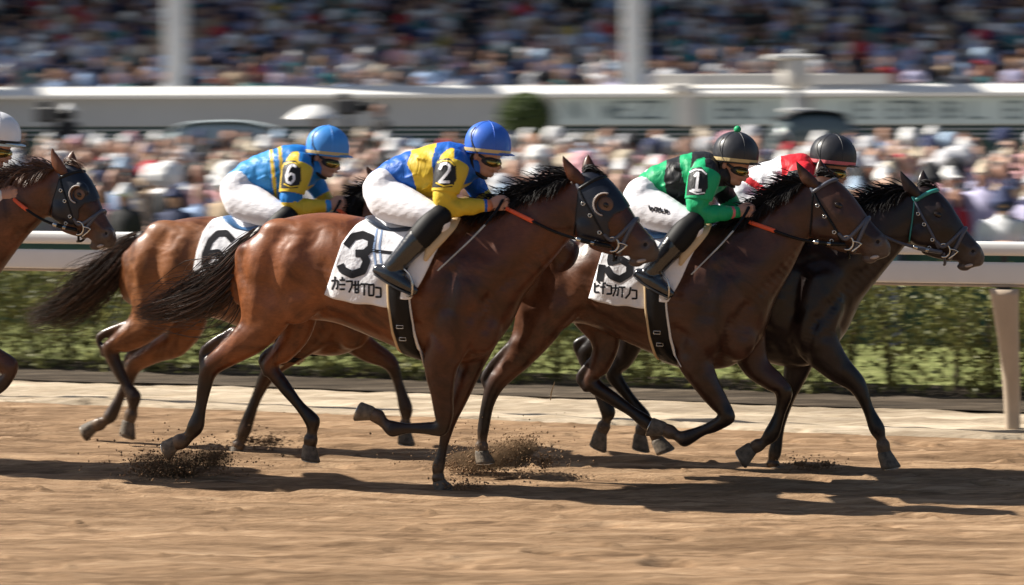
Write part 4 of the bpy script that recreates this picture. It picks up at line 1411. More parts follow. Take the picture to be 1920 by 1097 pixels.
    strap([(1134, 440), (1145, 450), (1158, 444), (1175, 428), (1190, 412)], .0115, M['slate'] if bridle == 'black' else bm, 'nose_strap')
    for x, y in ((1094, 382), (1107, 404), (1125, 436), (1119, 453)):
        p, nr = cast(bv, *H(x, y))
        if p is not None:
            MB().add(*tube([p + V * .012 + (U * cos(t) + Z * sin(t)) * .010 for t in np.linspace(0, 2 * pi, 10)], .0035, n=6, sub=1)).build('buckle', M['chrome'], br)
    # bit ring and mouthpiece
    p, nr = cast(bv, *H(1150, 458))
    if p is not None:
        c = p + V * .02
        ring = [c + (U * cos(t) * .036 + Z * sin(t) * .042) for t in np.linspace(-1.9, 2.2, 16)]
        mb = MB().add(*tube(ring, .0055, n=8, sub=1)).add(*tube([c + U * .034 + Z * .01, c + U * .085 - Z * .005, c + U * .03 - Z * .05], .0045, n=8, sub=2))
        mb.build('bit', M['chrome'], br)
        MB().add(*tube([cx.mirror(q) for q in ring], .0055, n=8, sub=1)).build('bit', M['chrome'], br)
        bit = c
        p2, _ = cast(bv, *H(1160, 478))
        mesh_obj('chin_strap', *tube([c - Z * .02, P(*H(1152, 486), .03), P(*H(1150, 488), 0), cx.mirror(P(*H(1152, 486), .03)), cx.mirror(c - Z * .02)], .008, n=8), bm, br)
    if rein_from is not None:
        hx, hy = rein_from
        a = P(hx, hy, .10)
        b = bit - U * .02 - Z * .01
        mid = a * .5 + b * .5 - Z * .028 + V * .045
        W = catmull([a, a * .75 + b * .25 + V * .045 - Z * .012, mid, a * .25 + b * .75 + V * .03 - Z * .022, b], 8)
        kk = int(len(W) * .30)
        for sg in (1, -1):
            Q = W if sg > 0 else cx.mirror(W)
            rn = mesh_obj('rein', *tube(Q[kk:], np.interp(np.arange(len(Q) - kk), [0, (len(Q) - kk) * .55, (len(Q) - kk) * .62, len(Q) - kk], [.009, .0095, .0145, .0135]), n=8, sub=1), bm, root)
            mesh_obj('rein_grip', *tube(Q[:kk + 1], .013, n=10, sub=1, flat=.6), M['orange'], rn)
            for j in (int(len(W) * .72), int(len(W) * .84)):
                d = nrm(Q[j + 1] - Q[j])
                mesh_obj('buckle', *tube([Q[j] - d * .008, Q[j] + d * .008], .014, n=10, sub=1), M['chrome'] if j % 2 else bm, rn)
    # trunk surface for cloth, girth, saddle
    Tt, Tb = catmull(tops[:nt_ - 2], 10), catmull(bots[:nt_ - 2], 10)
    hwv = catmull(np.array([[r[4]] for r in rows[:nt_ - 2]]), 10)[:, 0]
    cpx = to_px((Tt + Tb) / 2)[:, 0]
    def surf(x, phi, out=.0):
        i = np.interp(x, cpx, np.arange(len(cpx)))
        j = int(min(i, len(cpx) - 2)); f = i - j
        a = (Tt[j] * (1 - f) + Tt[j + 1] * f); b = (Tb[j] * (1 - f) + Tb[j + 1] * f)
        c, h = (a + b) / 2, (a - b) / 2
        w = hwv[j] * (1 - f) + hwv[j + 1] * f
        d = h * cos(phi) + V * w * sin(phi)
        dn = nrm(d)
        far = c + dn * 0.8
        hit = bv.ray_cast(Vector(far), Vector(-dn))
        p = c + d
        if hit[0] is not None:
            hp_ = np.array(hit[0])
            p = hp_
        return p + dn * out
    def phi_at(x, y):
        lo, hi = 0.0, pi
        for _ in range(24):
            m_ = (lo + hi) / 2
            if to_px(surf(x, m_))[0, 1] < y: lo = m_
            else: hi = m_
        return (lo + hi) / 2
    tk = dict(root=root, surf=surf, phi=phi_at, bv=bv, P=P, T=T, H=H, cx=cx)
    if cloth:
        nS, nP = 34, 46
        rp = np.array([T(*p) for p in cloth['rear']])
        fp = np.array([T(*p) for p in cloth['front']])
        pr, pf = phi_at(*rp[-1]), phi_at(*fp[-1])
        Gd = np.empty((nS + 1, 2 * nP + 1, 3))
        for i in range(nS + 1):
            s_ = i / nS
            pm = pr * (1 - s_) + pf * s_
            for j in range(-nP, nP + 1):
                w = abs(j) / nP
                xr = np.interp(w, np.linspace(0, 1, len(rp)), rp[:, 0])
                xf = np.interp(w, np.linspace(0, 1, len(fp)), fp[:, 0])
                x = xr * (1 - s_) + xf * s_
                fold = .005 * sin(s_ * 17 + w * 6) * w + .007 * sin(s_ * 8 + 2 + w * 3) * w * w
                ph_ = w * pm
                xi = x
                for _ in range(3):
                    xi += (x - to_px(surf(xi, ph_))[0, 0]) * .9
                Gd[i, j + nP] = surf(xi, np.sign(j) * ph_, .014 + fold)
        # even out
        for _ in range(5):
            Gd[1:-1, 1:-1] = (Gd[1:-1, 1:-1] * 2 + Gd[:-2, 1:-1] + Gd[2:, 1:-1] + Gd[1:-1, :-2] + Gd[1:-1, 2:]) / 6
        idx = np.arange(Gd.shape[0] * Gd.shape[1]).reshape(Gd.shape[:2])
        Fq = np.stack([idx[:-1, :-1], idx[1:, :-1], idx[1:, 1:], idx[:-1, 1:]], -1).reshape(-1, 4)
        Gv = Gd.reshape(-1, 3)
        # never under the skin
        cl = mesh_obj('saddle_cloth', Gv, Fq, M['cloth'], root)
        md = cl.modifiers.new('thickness', 'SOLIDIFY'); md.thickness = .004; md.offset = 0
        cb = bvh_of(Gv, Fq)
        tk['cloth_bvh'] = cb
        for nm, st, w in cloth['marks']:
            d = decal(cb, [[T(*p) for p in s_] for s_ in st], w, lift=.005)
            if d: d.build(nm, M['piping_blue' if nm == 'edging' else 'number'], cl)
    if girth:
        def band(xs, half, out, m, nm, p0=None, p1=None, parent=None):
            ys = np.linspace(xs[0][1], xs[-1][1], 16)
            xx = np.interp(ys, [q[1] for q in xs], [q[0] for q in xs])
            rowsb = []
            for x, y in zip(xx, ys):
                x, y = T(x, y)
                f = phi_at(x, y)
                xi = x
                for _ in range(3):
                    xi += (x - to_px(surf(xi, f))[0, 0]) * .9
                rowsb.append([surf(xi + k_, f, out) for k_ in (-half, 0, half)])
            mb = MB()
            for q in range(15):
                mb.add(rowsb[q] + rowsb[q + 1], [(0, 1, 4, 3), (1, 2, 5, 4)])
            far = [[cx.mirror(p) for p in r_] for r_ in rowsb]
            m2_ = MB()
            for q in range(15):
                m2_.add(far[q] + far[q + 1], [(0, 3, 4, 1), (1, 4, 5, 2)])
            m2_.build(nm, m, parent or root)
            o = mb.build(nm, m, parent or root)
            wd_ = o.modifiers.new('weld', 'WELD'); wd_.merge_threshold = .0005
            md = o.modifiers.new('thickness', 'SOLIDIFY'); md.thickness = .008; md.offset = 0
            return o
        gl = [(748, 500), (750, 560), (757, 612), (768, 650), (780, 669)]
        gb = band(gl, 17, .026, M['black'], 'girth')
        band([(x - 19, y) for x, y in gl], 2.6, .024, M['tan'], 'piping', parent=gb)
        band([(x + 19, y) for x, y in gl[:-1]] + [(795, 655)], 2.2, .024, M['cream'], 'piping', parent=gb)
        for x, y in ((752, 600), (757, 622)):
            x, y = T(x, y)
            f = phi_at(x, y); xi = x
            for _ in range(3): xi += (x - to_px(surf(xi, f))[0, 0]) * .9
            p = surf(xi, f, .034)
            MB().add(*tube([p + (U * a_ + Z * b_) for a_, b_ in ((-.02, -.009), (.02, -.009), (.02, .009), (-.02, .009), (-.02, -.009))], .0025, n=6, sub=1)).build('buckle', M['chrome'], gb)
    return tk

def empty_part(name, parent):
    o = bpy.data.objects.new(name, None)
    COL.objects.link(o)
    o.parent = parent
    o.empty_display_size = .05
    return o

GL = {'ka': [[(0, .28), (1, .28), (.85, 1), (.7, .95)], [(.5, 0), (.45, .5), (.05, 1)]], 'mi': [[(.15, .12), (.85, .12)], [(.1, .5), (.9, .5)], [(.2, .9), (.8, .9)], [(.5, -.1), (.52, .02)]],
      'fu': [[(0, .1), (.95, .1), (.85, .6), (.45, 1)]], 'sa': [[(0, .3), (1, .3)], [(.25, 0), (.25, .95), (.75, .95), (.75, 0)], [(.25, .65), (.75, .65)]], 'te': [[(0, .1), (1, .1)], [(.55, .1), (.5, 1)]],
      'ro': [[(.1, 0), (.1, .95), (.85, .95), (.9, 0), (.1, .05)]], 'ko': [[(.05, .15), (.85, .2), (.85, .95), (.1, .95)]], 'f': [[(.9, .05), (.5, .05), (.45, 1)], [(.1, .4), (.8, .4)]],
      'pi': [[(.1, 0), (.1, 1), (.8, 1)], [(.1, .5), (.8, .35)], [(.8, 0), (.95, .12)]], 'no': [[(.9, .05), (.7, .6), (.05, 1)]], 'n': [[(.05, .15), (.3, .3)], [(.95, .2), (.6, .85), (.1, 1)]]}
def writing(keys, x0, y0, x1, y1, w, h):
    out = []
    n = len(keys)
    for i, k in enumerate(keys):
        cx_, cy_ = x0 + (x1 - x0) * i / max(1, n - 1), y0 + (y1 - y0) * i / max(1, n - 1)
        out += [[(cx_ + (a - .5) * w, cy_ + (b - .5) * h) for a, b in s] for s in GL[k]]
    return out
CLOTH = dict(rear=[(712, 412), (672, 432), (642, 466), (624, 505), (609, 549)], front=[(838, 408), (822, 440), (800, 478), (775, 520), (738, 568)])
def cloth_with(marks, **k):
    return dict(CLOTH, marks=marks, **k)

def leg(hind, pts, hoof, dark, calc=None):
    P_ = []
    v = 0
    for p in pts:
        if len(p) == 4: v = p[3]
        P_.append((p[0], p[1], p[2], v))
    d = dict(pts=P_, hoof=hoof, hind=hind, dark=(dark,))
    if calc: d['calc'] = calc
    return d
def moved(lg, dx, dy):
    d = dict(lg)
    d['pts'] = [(x + dx, y + dy, r, v) for x, y, r, v in lg['pts']]
    d['hoof'] = (lg['hoof'][0] + dx, lg['hoof'][1] + dy)
    if 'calc' in lg: d['calc'] = [(x + dx, y + dy, r) for x, y, r in lg['calc']]
    return d

L3 = [leg(True, [(500, 470, 66, .10), (503, 530, 64, .13), (498, 585, 54, .15), (474, 628, 36, .15), (428, 664, 24, .14), (394, 690, 20, .13), (384, 722, 15), (376, 765, 13), (367, 799, 14.5), (354, 818, 13), (341, 827, 14)], (309, 840), 5,
          [(440, 622, 12), (384, 656, 9), (386, 694, 13)]),
      leg(True, [(540, 520, 58, -.12), (556, 585, 46, -.13), (552, 628, 31), (527, 664, 21), (507, 687, 18), (531, 722, 14), (561, 760, 12), (586, 790, 14), (585, 812, 12), (583, 822, 13)], (577, 862), 4, [(545, 636, 12), (493, 672, 9), (503, 700, 11)]),
      leg(False, [(880, 490, 60, .14), (866, 570, 56, .17), (842, 635, 44, .18), (826, 690, 32, .17), (829, 740, 22, .16), (832, 782, 18.5, .15), (826, 803, 16.5), (797, 803, 12), (765, 803, 11.5), (736, 804, 14), (720, 793, 12), (710, 782, 13)], (674, 766), 5),
      leg(False, [(905, 530, 52, -.13), (900, 620, 42, -.14), (884, 680, 27, -.12), (860, 742, 20, -.1), (841, 790, 16, -.08), (831, 838, 10.5), (822, 876, 11.5), (820, 889, 11), (821, 893, 12)], (829, 921), 4)]
H6L = [leg(True, [(283, 475, 62, .10), (290, 535, 60, .13), (288, 585, 48, .14), (262, 618, 32), (230, 641, 22), (208, 655, 18), (218, 685, 13.5), (236, 720, 12), (251, 745, 13.5), (249, 765, 11.5), (246, 776, 12)], (234, 816), 5, [(245, 608, 11), (187, 632, 8), (199, 662, 11)]),
       leg(True, [(320, 540, 58, -.12), (347, 600, 48, -.13), (330, 640, 31), (287, 662, 21), (252, 684, 18), (240, 715, 13), (225, 745, 11.5), (208, 779, 12.5), (197, 789, 11.5), (189, 794, 12)], (157, 807), 4, [(278, 640, 11), (239, 672, 8), (246, 696, 10)]),
       leg(False, [(640, 520, 56, .14), (605, 600, 42, .15), (555, 652, 28), (508, 694, 18), (480, 748, 12), (459, 805, 12), (451, 826, 11), (448, 832, 12)], (440, 853), 3),
       leg(False, [(655, 560, 52, -.13), (652, 622, 36), (688, 655, 25), (733, 682, 16.5), (748, 722, 11.5), (761, 766, 12.5), (761, 786, 10.5), (760, 793, 11)], (757, 832), 3)]
H15L = [leg(True, [(1040, 490, 62, .10), (1024, 555, 60, .13), (1006, 612, 46, .15), (976, 664, 29), (948, 697, 21), (927, 724, 18), (914, 760, 13), (906, 805, 12), (904, 826, 11), (903, 834, 12)], (905, 868), 5, [(968, 640, 12), (911, 702, 9), (919, 732, 11)]),
        leg(True, [(1090, 540, 56, -.12), (1120, 598, 44, -.13), (1136, 645, 29), (1122, 690, 20), (1110, 718, 17.5), (1150, 748, 14), (1185, 772, 12.5), (1213, 793, 13), (1224, 805, 11.5), (1228, 811, 12)], (1243, 849), 4, [(1118, 672, 11), (1087, 708, 9), (1102, 728, 11)]),
        leg(False, [(1358, 490, 60, .14), (1344, 570, 56, .17), (1317, 632, 44, .18), (1303, 675, 35, .17), (1326, 722, 24, .16), (1350, 758, 19, .15), (1362, 782, 18), (1340, 798, 13), (1316, 808, 12), (1282, 823, 14), (1268, 816, 12), (1258, 811, 13)], (1221, 795), 5),
        leg(False, [(1385, 540, 52, -.13), (1398, 632, 40, -.14), (1418, 688, 28), (1450, 715, 21), (1470, 737, 18), (1462, 775, 12.5), (1446, 815, 13.5), (1432, 829, 11.5), (1423, 834, 12)], (1386, 856), 4)]
H4L = [leg(True, [(1130, 500, 60, .10), (1142, 575, 48, .13), (1132, 632, 28), (1112, 650, 20), (1098, 668, 17), (1115, 715, 12.5), (1140, 772, 13), (1136, 790, 11), (1133, 797, 12)], (1116, 838), 3, [(1125, 628, 11), (1082, 645, 9), (1094, 676, 10)]),
       leg(True, [(1165, 540, 52, -.12), (1182, 625, 34, -.13), (1165, 680, 20), (1151, 703, 17), (1180, 745, 12.5), (1208, 783, 12.5), (1206, 796, 11), (1204, 802, 12)], (1196, 842), 3),
       leg(False, [(1530, 510, 60, .14), (1524, 585, 56, .17), (1530, 640, 44, .18), (1570, 690, 28, .17), (1607, 722, 19, .15), (1627, 765, 12.5), (1644, 803, 13.5), (1652, 823, 11), (1655, 832, 12)], (1665, 878), 4),
       leg(False, [(1515, 570, 48, -.13), (1503, 655, 34, -.13), (1488, 712, 22), (1474, 750, 16), (1462, 800, 11.5), (1453, 848, 11.5), (1449, 863, 11), (1449, 867, 12)], (1455, 893), 3)]
H0L = [moved(L3[0], -1000, -12), moved(L3[1], -1000, -12),
       leg(False, [(-110, 480, 60, .14), (-92, 565, 56, .17), (-70, 632, 42, .18), (-25, 668, 27), (20, 690, 18.5), (8, 715, 14), (-22, 742, 12), (-62, 768, 13), (-80, 762, 12), (-92, 756, 13)], (-126, 742), 4), moved(L3[3], -1000, -12)]
RIDE = dict(a=Ctx(0.0), b=Ctx(1.2), c=Ctx(0.62), d=Ctx(1.24), z=Ctx(0.02))

coat3 = coat_mat('coat_bay', (0.088, 0.028, 0.012), (0.018, 0.010, 0.008), (0.215, 0.070, 0.022))  # last colour of each coat: the rump painted as sunlit
coat6 = coat_mat('coat_light_bay', (0.17, 0.062, 0.022), (0.035, 0.020, 0.014), (0.255, 0.100, 0.037))
coat15 = coat_mat('coat_dark_bay', (0.060, 0.024, 0.014), (0.014, 0.009, 0.008), (0.100, 0.038, 0.018))
coat4 = coat_mat('coat_black_brown', (0.020, 0.011, 0.010), (0.009, 0.006, 0.006), (0.02, 0.013, 0.012))
coat0 = coat_mat('coat_red_bay', (0.115, 0.042, 0.020), (0.03, 0.016, 0.013), (0.16, 0.06, 0.025))
N3 = [[(652, 457), (662, 444), (680, 440), (697, 447), (696, 464), (684, 475), (672, 475)], [(680, 475), (687, 490), (680, 508), (660, 515), (642, 506), (637, 494)]]
h3 = build_horse(RIDE['a'], Map((0, 0, 1, 1, 0, 0)), L3, 'bay racehorse with a black hood, wearing number 3 and carrying the yellow-banded rider', coat3,
                 tail=[(490, 432, 12), (468, 458, 20), (438, 508, 36), (388, 548, 46), (322, 574, 38), (258, 590, 22)], mane=dict(len=.17, n=700), hood=True,
                 cloth=cloth_with([('number', N3, 14.5), ('edging', [[(707, 430), (700, 468), (706, 510)], [(716, 432), (711, 462), (714, 492)]], 3.5), ('pocket', [[(699, 470), (734, 474)]], 6), ('lettering', writing(['ka', 'mi', 'fu', 'sa', 'te', 'ro', 'ko'], 628, 531, 710, 547, 11.5, 22), 3.7)]), rein_from=(948, 390), seed=3)
def S(px, py, dx=0): return (px, py)
m6 = Map((434, 398, .93, .93, 225, 405), (765, 350), (866, 470))
inv6 = lambda p: ((p[0] - 225) / .93 + 434, (p[1] - 405) / .93 + 398)
N6 = [[(434, 448), (424, 437), (408, 438), (394, 452), (384, 476), (383, 494), (394, 505), (410, 500), (418, 484), (409, 473), (396, 475), (386, 488)]]
h6 = build_horse(RIDE['b'], m6, H6L, 'light bay racehorse wearing number 6, its long dark tail streaming under the hindmost nose', coat6,
                 tail=[(268, 443, 13), (240, 462, 24), (206, 505, 36), (160, 550, 42), (112, 580, 38), (52, 598, 30)], mane=dict(len=.15, n=500),
                 cloth=dict(rear=[inv6(p) for p in [(432, 414), (400, 418), (382, 436), (370, 462), (363, 508)]], front=[inv6(p) for p in [(560, 410), (540, 440), (520, 480), (500, 520), (470, 566)]],
                            marks=[('number', [[inv6(p) for p in s] for s in N6], 12.5)]), rein_from=(632, 391), seed=5)
m15 = Map((690, 412, .985, .985, 1172, 428), (1568, 337), (1668, 449))
r15 = {0: (1075, 470, 1000, 600, .10), 1: (1088, 446, 1030, 610, .2), 2: (1110, 434, 1075, 606, .255), 3: (1135, 428, 1118, 615, .27)}
inv15 = lambda p: ((p[0] - 1172) / .985 + 690, (p[1] - 428) / .985 + 412)
N15 = [[(1134, 462), (1125, 522)], [(1182, 462), (1150, 462), (1144, 492), (1164, 486), (1181, 496), (1180, 513), (1162, 524), (1146, 517), (1139, 506)]]
h15 = build_horse(RIDE['c'], m15, H15L, 'dark bay racehorse without a hood, wearing number 15 and carrying the rider in green', coat15,
                  tail=[(1078, 462, 13), (1050, 480, 22), (1010, 510, 30), (970, 530, 34), (920, 545, 28)], mane=dict(len=.16, n=700), rear=r15,
                  cloth=dict(rear=[inv15(p) for p in [(1172, 424), (1148, 440), (1130, 468), (1116, 505), (1104, 555)]], front=[inv15(p) for p in [(1310, 420), (1296, 450), (1276, 488), (1254, 530), (1212, 573)]],
                             marks=[('number', [[inv15(p) for p in s] for s in N15], 13.5), ('lettering', [[inv15(p) for p in s] for s in writing(['pi', 'f', 'ko', 'ka', 'te', 'no', 'ko'], 1119, 538, 1190, 551, 10.5, 20)], 3.4)]),
                  browband='slate', rein_from=(1404, 416), seed=7)
m4 = Map((690, 412, .97, .97, 1330, 428), (1757, 357), (1845, 468))
h4 = build_horse(RIDE['d'], m4, H4L, 'near-black racehorse in front, with a teal browband and straps on its head', coat4,
                 tail=[(1140, 455, 12), (1112, 475, 20), (1075, 505, 28), (1040, 520, 28)], mane=dict(len=.17, n=650), browband='teal', bridle='slate', rein_from=(1600, 416),
                 cloth=cloth_with([]), seed=9)
m0 = Map((0, 0, 1, 1, -1000, -12), (155, 322), (219, 438))
h0 = build_horse(RIDE['z'], m0, H0L, 'red bay racehorse in a navy hood, only its head and neck entering the frame', coat0,
                 tail=[(-510, 418, 14), (-540, 442, 22), (-580, 490, 36), (-625, 530, 42)], mane=dict(len=.17, n=650, mat=M['mane_brown']), hood=True, cloth=cloth_with([]), rein_from=(24, 372), seed=11)

# ================================================================ JOCKEYS
M['breeches'] = mat('breeches_white', (0.80, 0.79, 0.83), rough=0.55, var=0.03, bump=0.5, bscale=7, bdist=0.02, stretch=(.6, 1, 1.8), rot=(0, .5, 0))
M['boot'] = mat('boot_leather', (0.007, 0.008, 0.011), rough=0.16, var=0.3, bump=0.3, bscale=9, bdist=0.025, stretch=(.7, 1, 1.3), coat=0.9)
M['boot_top'] = mat('boot_top', (0.004, 0.004, 0.005), rough=0.6, var=0.2, spec=0.25)
M['lens'] = mat('goggle_lens', (0.34, 0.25, 0.07), rough=0.12, metal=0.85, var=0.3, vscale=30)
M['jskin'] = mat('jockey_skin', (0.46, 0.25, 0.18), rough=0.5, var=0.08, vscale=30)
SILK = {k: silk('silk_' + k, c) for k, c in dict(blue=(.012, .115, .50), azure=(.012, .19, .56), sky=(.04, .28, .66), yellow=(.66, .46, .035), green=(.010, .36, .14), black=(.016, .016, .018), white=(.80, .80, .83), red=(.60, .02, .03), orange=(.62, .20, .08), pink=(.65, .16, .18), gold=(.55, .43, .22)).items()}
def helm_mat(n, c): return mat(n, c, rough=0.42, var=0.05, bump=0.25, bscale=6, bdist=.02)

def build_jockey(tk, jm, label, pattern, mats, helmet, band, under, arm, arm_mats, whip=True, pompom=None, rein_hand=True, writing_on=None, seed=1, head_shift=(0, 0)):
    cx = tk['cx']
    x0, sx, y0, sy, rs = jm
    hdx, hdy = head_shift
    t = lambda x, y: (x0 + (x - 687) * sx, y0 + (y - 227) * sy)
    P = lambda x, y, v=0.0: cx.pix(*t(x, y), v)
    def PH(x, y, v=0.0):                                        # head: true size about its own centre
        c = t(914, 275)
        return cx.pix(c[0] + hdx + (x - 914) * rs, c[1] + hdy + (y - 275) * rs, v)
    k = cx.sc(*t(830, 320)) * rs
    base = P(760, 440); base[2] = 0
    root = empty('person', P(745, 405), label, 'person')
    E = lambda ang: (U * cos(ang) - Z * sin(ang), U * sin(ang) + Z * cos(ang))
    def chain(pts, ry=.9):
        C = np.array([P(x, y, v) for x, y, r, v in pts])
        T_ = nrm(np.gradient(C, axis=0))
        A = nrm(np.cross(T_, V + .01 * U))
        B = nrm(np.cross(A, T_))
        r = np.array([q[2] for q in pts])[:, None] * k
        return C, A * r, B * r * ry
    TOR = [(706, 318, 716, 352, .12), (735, 297, 746, 357, .155), (780, 279, 790, 370, .17), (825, 267, 833, 371, .185), (858, 267, 871, 352, .165), (880, 281, 892, 336, .085)]
    def torso(q):
        a, b = np.array([P(x, y) for x, y, *_ in TOR]), np.array([P(x2, y2) for _, _, x2, y2, _ in TOR])
        return (a + b) / 2, (a - b) / 2 * q, np.array([V * w[4] * q for w in TOR])
    ARM_N = [(853, 300, 24, .15), (847, 318, 27, .20), (838, 350, 23.5, .235), (833, 378, 20, .25), (845, 389, 18.5, .235), (872, 388, 16.5, .19), (900, 386, 13.5, .13), (916, 385, 12, .105)]
    ARM_F = [(862, 305, 24, -.14), (872, 322, 25, -.19), (890, 346, 21, -.23), (906, 370, 18, -.245), (918, 380, 15, -.20), (930, 383, 13, -.13), (938, 384, 12, -.09)]
    def thigh(sg):
        return [(716, 350, 40, sg * .10), (728, 374, 41, sg * .13), (762, 388, 36, sg * .19), (795, 400, 28, sg * .245), (822, 411, 22, sg * .275), (829, 420, 18, sg * .28)]
    def calf(sg):
        return [(822, 408, 19, sg * .285), (806, 424, 23, sg * .30), (783, 450, 23.5, sg * .315), (758, 478, 20.5, sg * .325), (736, 502, 18, sg * .33)]
    def foot(sg):
        return [(708, 506, 12, sg * .33), (728, 514, 17.5, sg * .335), (749, 527, 16.5, sg * .34), (768, 540, 12, sg * .345), (778, 546, 8, sg * .345)]
    # ---- one continuous body, mostly under the clothes
    fl = Flesh()
    z1 = lambda n: np.zeros((n, 1))
    fl.add(*torso(.86), z1(6), n=20)
    for ch in (ARM_N, ARM_F):
        C, A, B = chain(ch); fl.add(C, A * .78, B * .78, z1(len(ch)), n=12)
    for sg in (1, -1):
        C, A, B = chain(thigh(sg)); fl.add(C, A * .84, B * .84, z1(6), n=14)
        C, A, B = chain(calf(sg)); fl.add(C, A * .78, B * .78, z1(5), n=12)
        C, A, B = chain(foot(sg)); fl.add(C, A * .7, B * .7, z1(5), n=10)
    def hell(x, y, rx, ry, v, rv, ang=0):
        e1, e2 = E(ang)
        fl.mb.add(*ellipsoid(PH(x, y, v), e2 * ry * k, e1 * rx * k, V * rv * rs))
        fl.c.append(PH(x, y, v)[None]); fl.r.append(np.array([rx * k])); fl.lab.append(np.zeros((1, 1)))
    fl.add([P(872, 308), P(884, 306), PH(895, 302)], [Z * .062 * rs] * 3, [V * .06 * rs] * 3, z1(3), n=14)
    hell(908, 277, 37, 37, 0, .078)
    hell(914, 301, 24, 25, 0, .064, .25)
    hell(908, 318, 17, 14, 0, .050, .35)
    hell(918, 326, 8, 7, 0, .026, .3)              # chin
    hell(927, 312, 8, 10, 0, .038, .2)             # cheeks and mouth
    hell(931, 321, 4.5, 3, 0, .022, .3)            # lips
    hell(935, 310, 4.2, 8, 0, .013, -.35)          # nose
    hell(937, 314, 4.6, 3.6, 0, .016, 0)
    hell(931, 292, 8, 6, 0, .05, .2)               # brow
    for sg in (1, -1):
        hell(892, 291, 6, 9.5, sg * .072, .012, .1)    # ears
        # hand: palm, four curled fingers, thumb
        dx, dv = (0, .085) if sg > 0 else (12, -.065)
        def hp(x, y, v): return P(x + dx, y, dv + sg * v)
        fl.add([hp(912, 385, .012), hp(926, 384, .016), hp(940, 383, .014)], [Z * .026 * rs, Z * .036 * rs, Z * .038 * rs], [V * .021, V * .019, V * .017], z1(3), n=14)
        for i in range(4):
            yy = 373.5 + 6.2 * i
            ln = (1.0, 1.1, 1.02, .85)[i]
            F = np.array([hp(938 - i * .6, yy + .8, .016), hp(938 + 12 * ln, yy, .015), hp(938 + 16.5 * ln, yy + 3, -.008), hp(938 + 12 * ln, yy + 5, -.024), hp(938 + 4, yy + 4, -.026)])
            T_ = nrm(np.gradient(F, axis=0))
            A = nrm(np.cross(T_, V + .3 * Z))
            B = np.cross(A, T_)
            rr = (np.array([.0098, .0098, .0092, .0085, .008]) * rs)[:, None]
            fl.add(F, A * rr, B * rr, z1(5), n=8)
        F = np.array([hp(922, 375, .012), hp(934, 369, .008), hp(945, 369, .0), hp(953, 373, -.004)])
        T_ = nrm(np.gradient(F, axis=0)); A = nrm(np.cross(T_, V)); B = np.cross(A, T_)
        rr = (np.array([.013, .0115, .0105, .009]) * rs)[:, None]
        fl.add(F, A * rr, B * rr, z1(4), n=8)
    Vt, Fc, Nr = fl.fuse(0.0062, 2)
    mesh_obj('body', Vt, Fc, M['jskin'], root)
    bb = bvh_of(Vt, Fc)
    # ---- jacket
    fl = Flesh()
    C, A, B = torso(1.0)
    fl.add(C, A, B, [(0, q) for q in np.linspace(0, 1, 6)], n=26, sq=.93)
    for i, ch in ((1, ARM_N), (2, ARM_F)):
        C, A, B = chain(ch, .95)
        fl.add(C, A, B, [(i, q) for q in np.linspace(0, 1, len(ch))], n=18)
    # creases as raised ridges
    g = np.random.default_rng(seed)
    for x, y, ln, an, v in ((835, 384, 26, .5, .262), (842, 372, 24, 1.1, .258), (850, 330, 30, 1.3, .226), (800, 300, 40, .15, .165), (775, 330, 38, -.35, .172), (800, 350, 30, -.6, .165), (868, 292, 26, .9, .155), (865, 384, 26, -.2, .20)):
        a = np.array([cos(an), sin(an)])
        Q = [P(x + a[0] * ln * w, y + a[1] * ln * w + 2 * sin(w * 5), v) for w in (-.5, 0, .5)]
        fl.mb.add(*tube(Q, [.004, .011, .004], n=8))
    Vj, Fj, Nj = fl.fuse(0.0075, 3)
    # loose cloth: real folds
    q = to_px(Vj)
    fold = np.sin(q[:, 0] * .21 + 1.7 * np.sin(q[:, 1] * .09 + seed) + seed) * np.sin(q[:, 1] * .17 + 1.3 * np.sin(q[:, 0] * .07)) + .6 * np.sin(q[:, 0] * .13 - q[:, 1] * .24 + seed * 2)
    Vj = Vj + Nj * (fold * .0026)[:, None]
    fc = Vj[Fj].mean(1)
    lb = fl.labels(fc)
    pxf = to_px(fc)
    tx, ty = 687 + (pxf[:, 0] - x0) / sx, 227 + (pxf[:, 1] - y0) / sy
    mi = pattern(lb[:, 0].round().astype(int), lb[:, 1], tx, ty)
    jk = mesh_obj('jacket', Vj, Fj, [SILK[m] for m in mats], root, mi=mi)
    jb = bvh_of(Vj, Fj)
    C = [P(868, 303), P(880, 304), P(889, 305)]
    mesh_obj('collar', *loft(C, [(Z * .9 - U * .3) * .085 * rs, (Z * .9 - U * .3) * .08 * rs, (Z * .9 - U * .3) * .074 * rs], [V * .085, V * .078, V * .07], n=22, sub=3), SILK[mats[0]], jk)
    # armband and its numeral
    C, A, B = chain(ARM_N)
    X = catmull(np.hstack([C, A, B]), 48)
    ia, ib = 30, 114
    X = X[ia:ib]
    pad = 1 + .06 * np.ones((len(X), 1))
    ab = mesh_obj('armband', *loft(X[:, :3], X[:, 3:6] * 1.08 + nrm(X[:, 3:6]) * .006, X[:, 6:9] * 1.02 + nrm(X[:, 6:9]) * .006, n=120, sub=1, flat=True), [SILK['black'], SILK[mats[1] if mats[1] != 'black' else mats[0]]], root)
    ac = np.array([p.center[:] for p in ab.data.polygons]) + wloc(ab)
    ap = to_px(ac)
    ax_, ay_ = 687 + (ap[:, 0] - x0) / sx, 227 + (ap[:, 1] - y0) / sy
    ok_ = in_poly(np.stack([ax_, ay_], 1), [(814, 314), (822, 299), (842, 296), (855, 310), (856, 336), (848, 351), (810, 352)])
    ab.data.polygons.foreach_set('material_index', (~ok_).astype(np.int32))
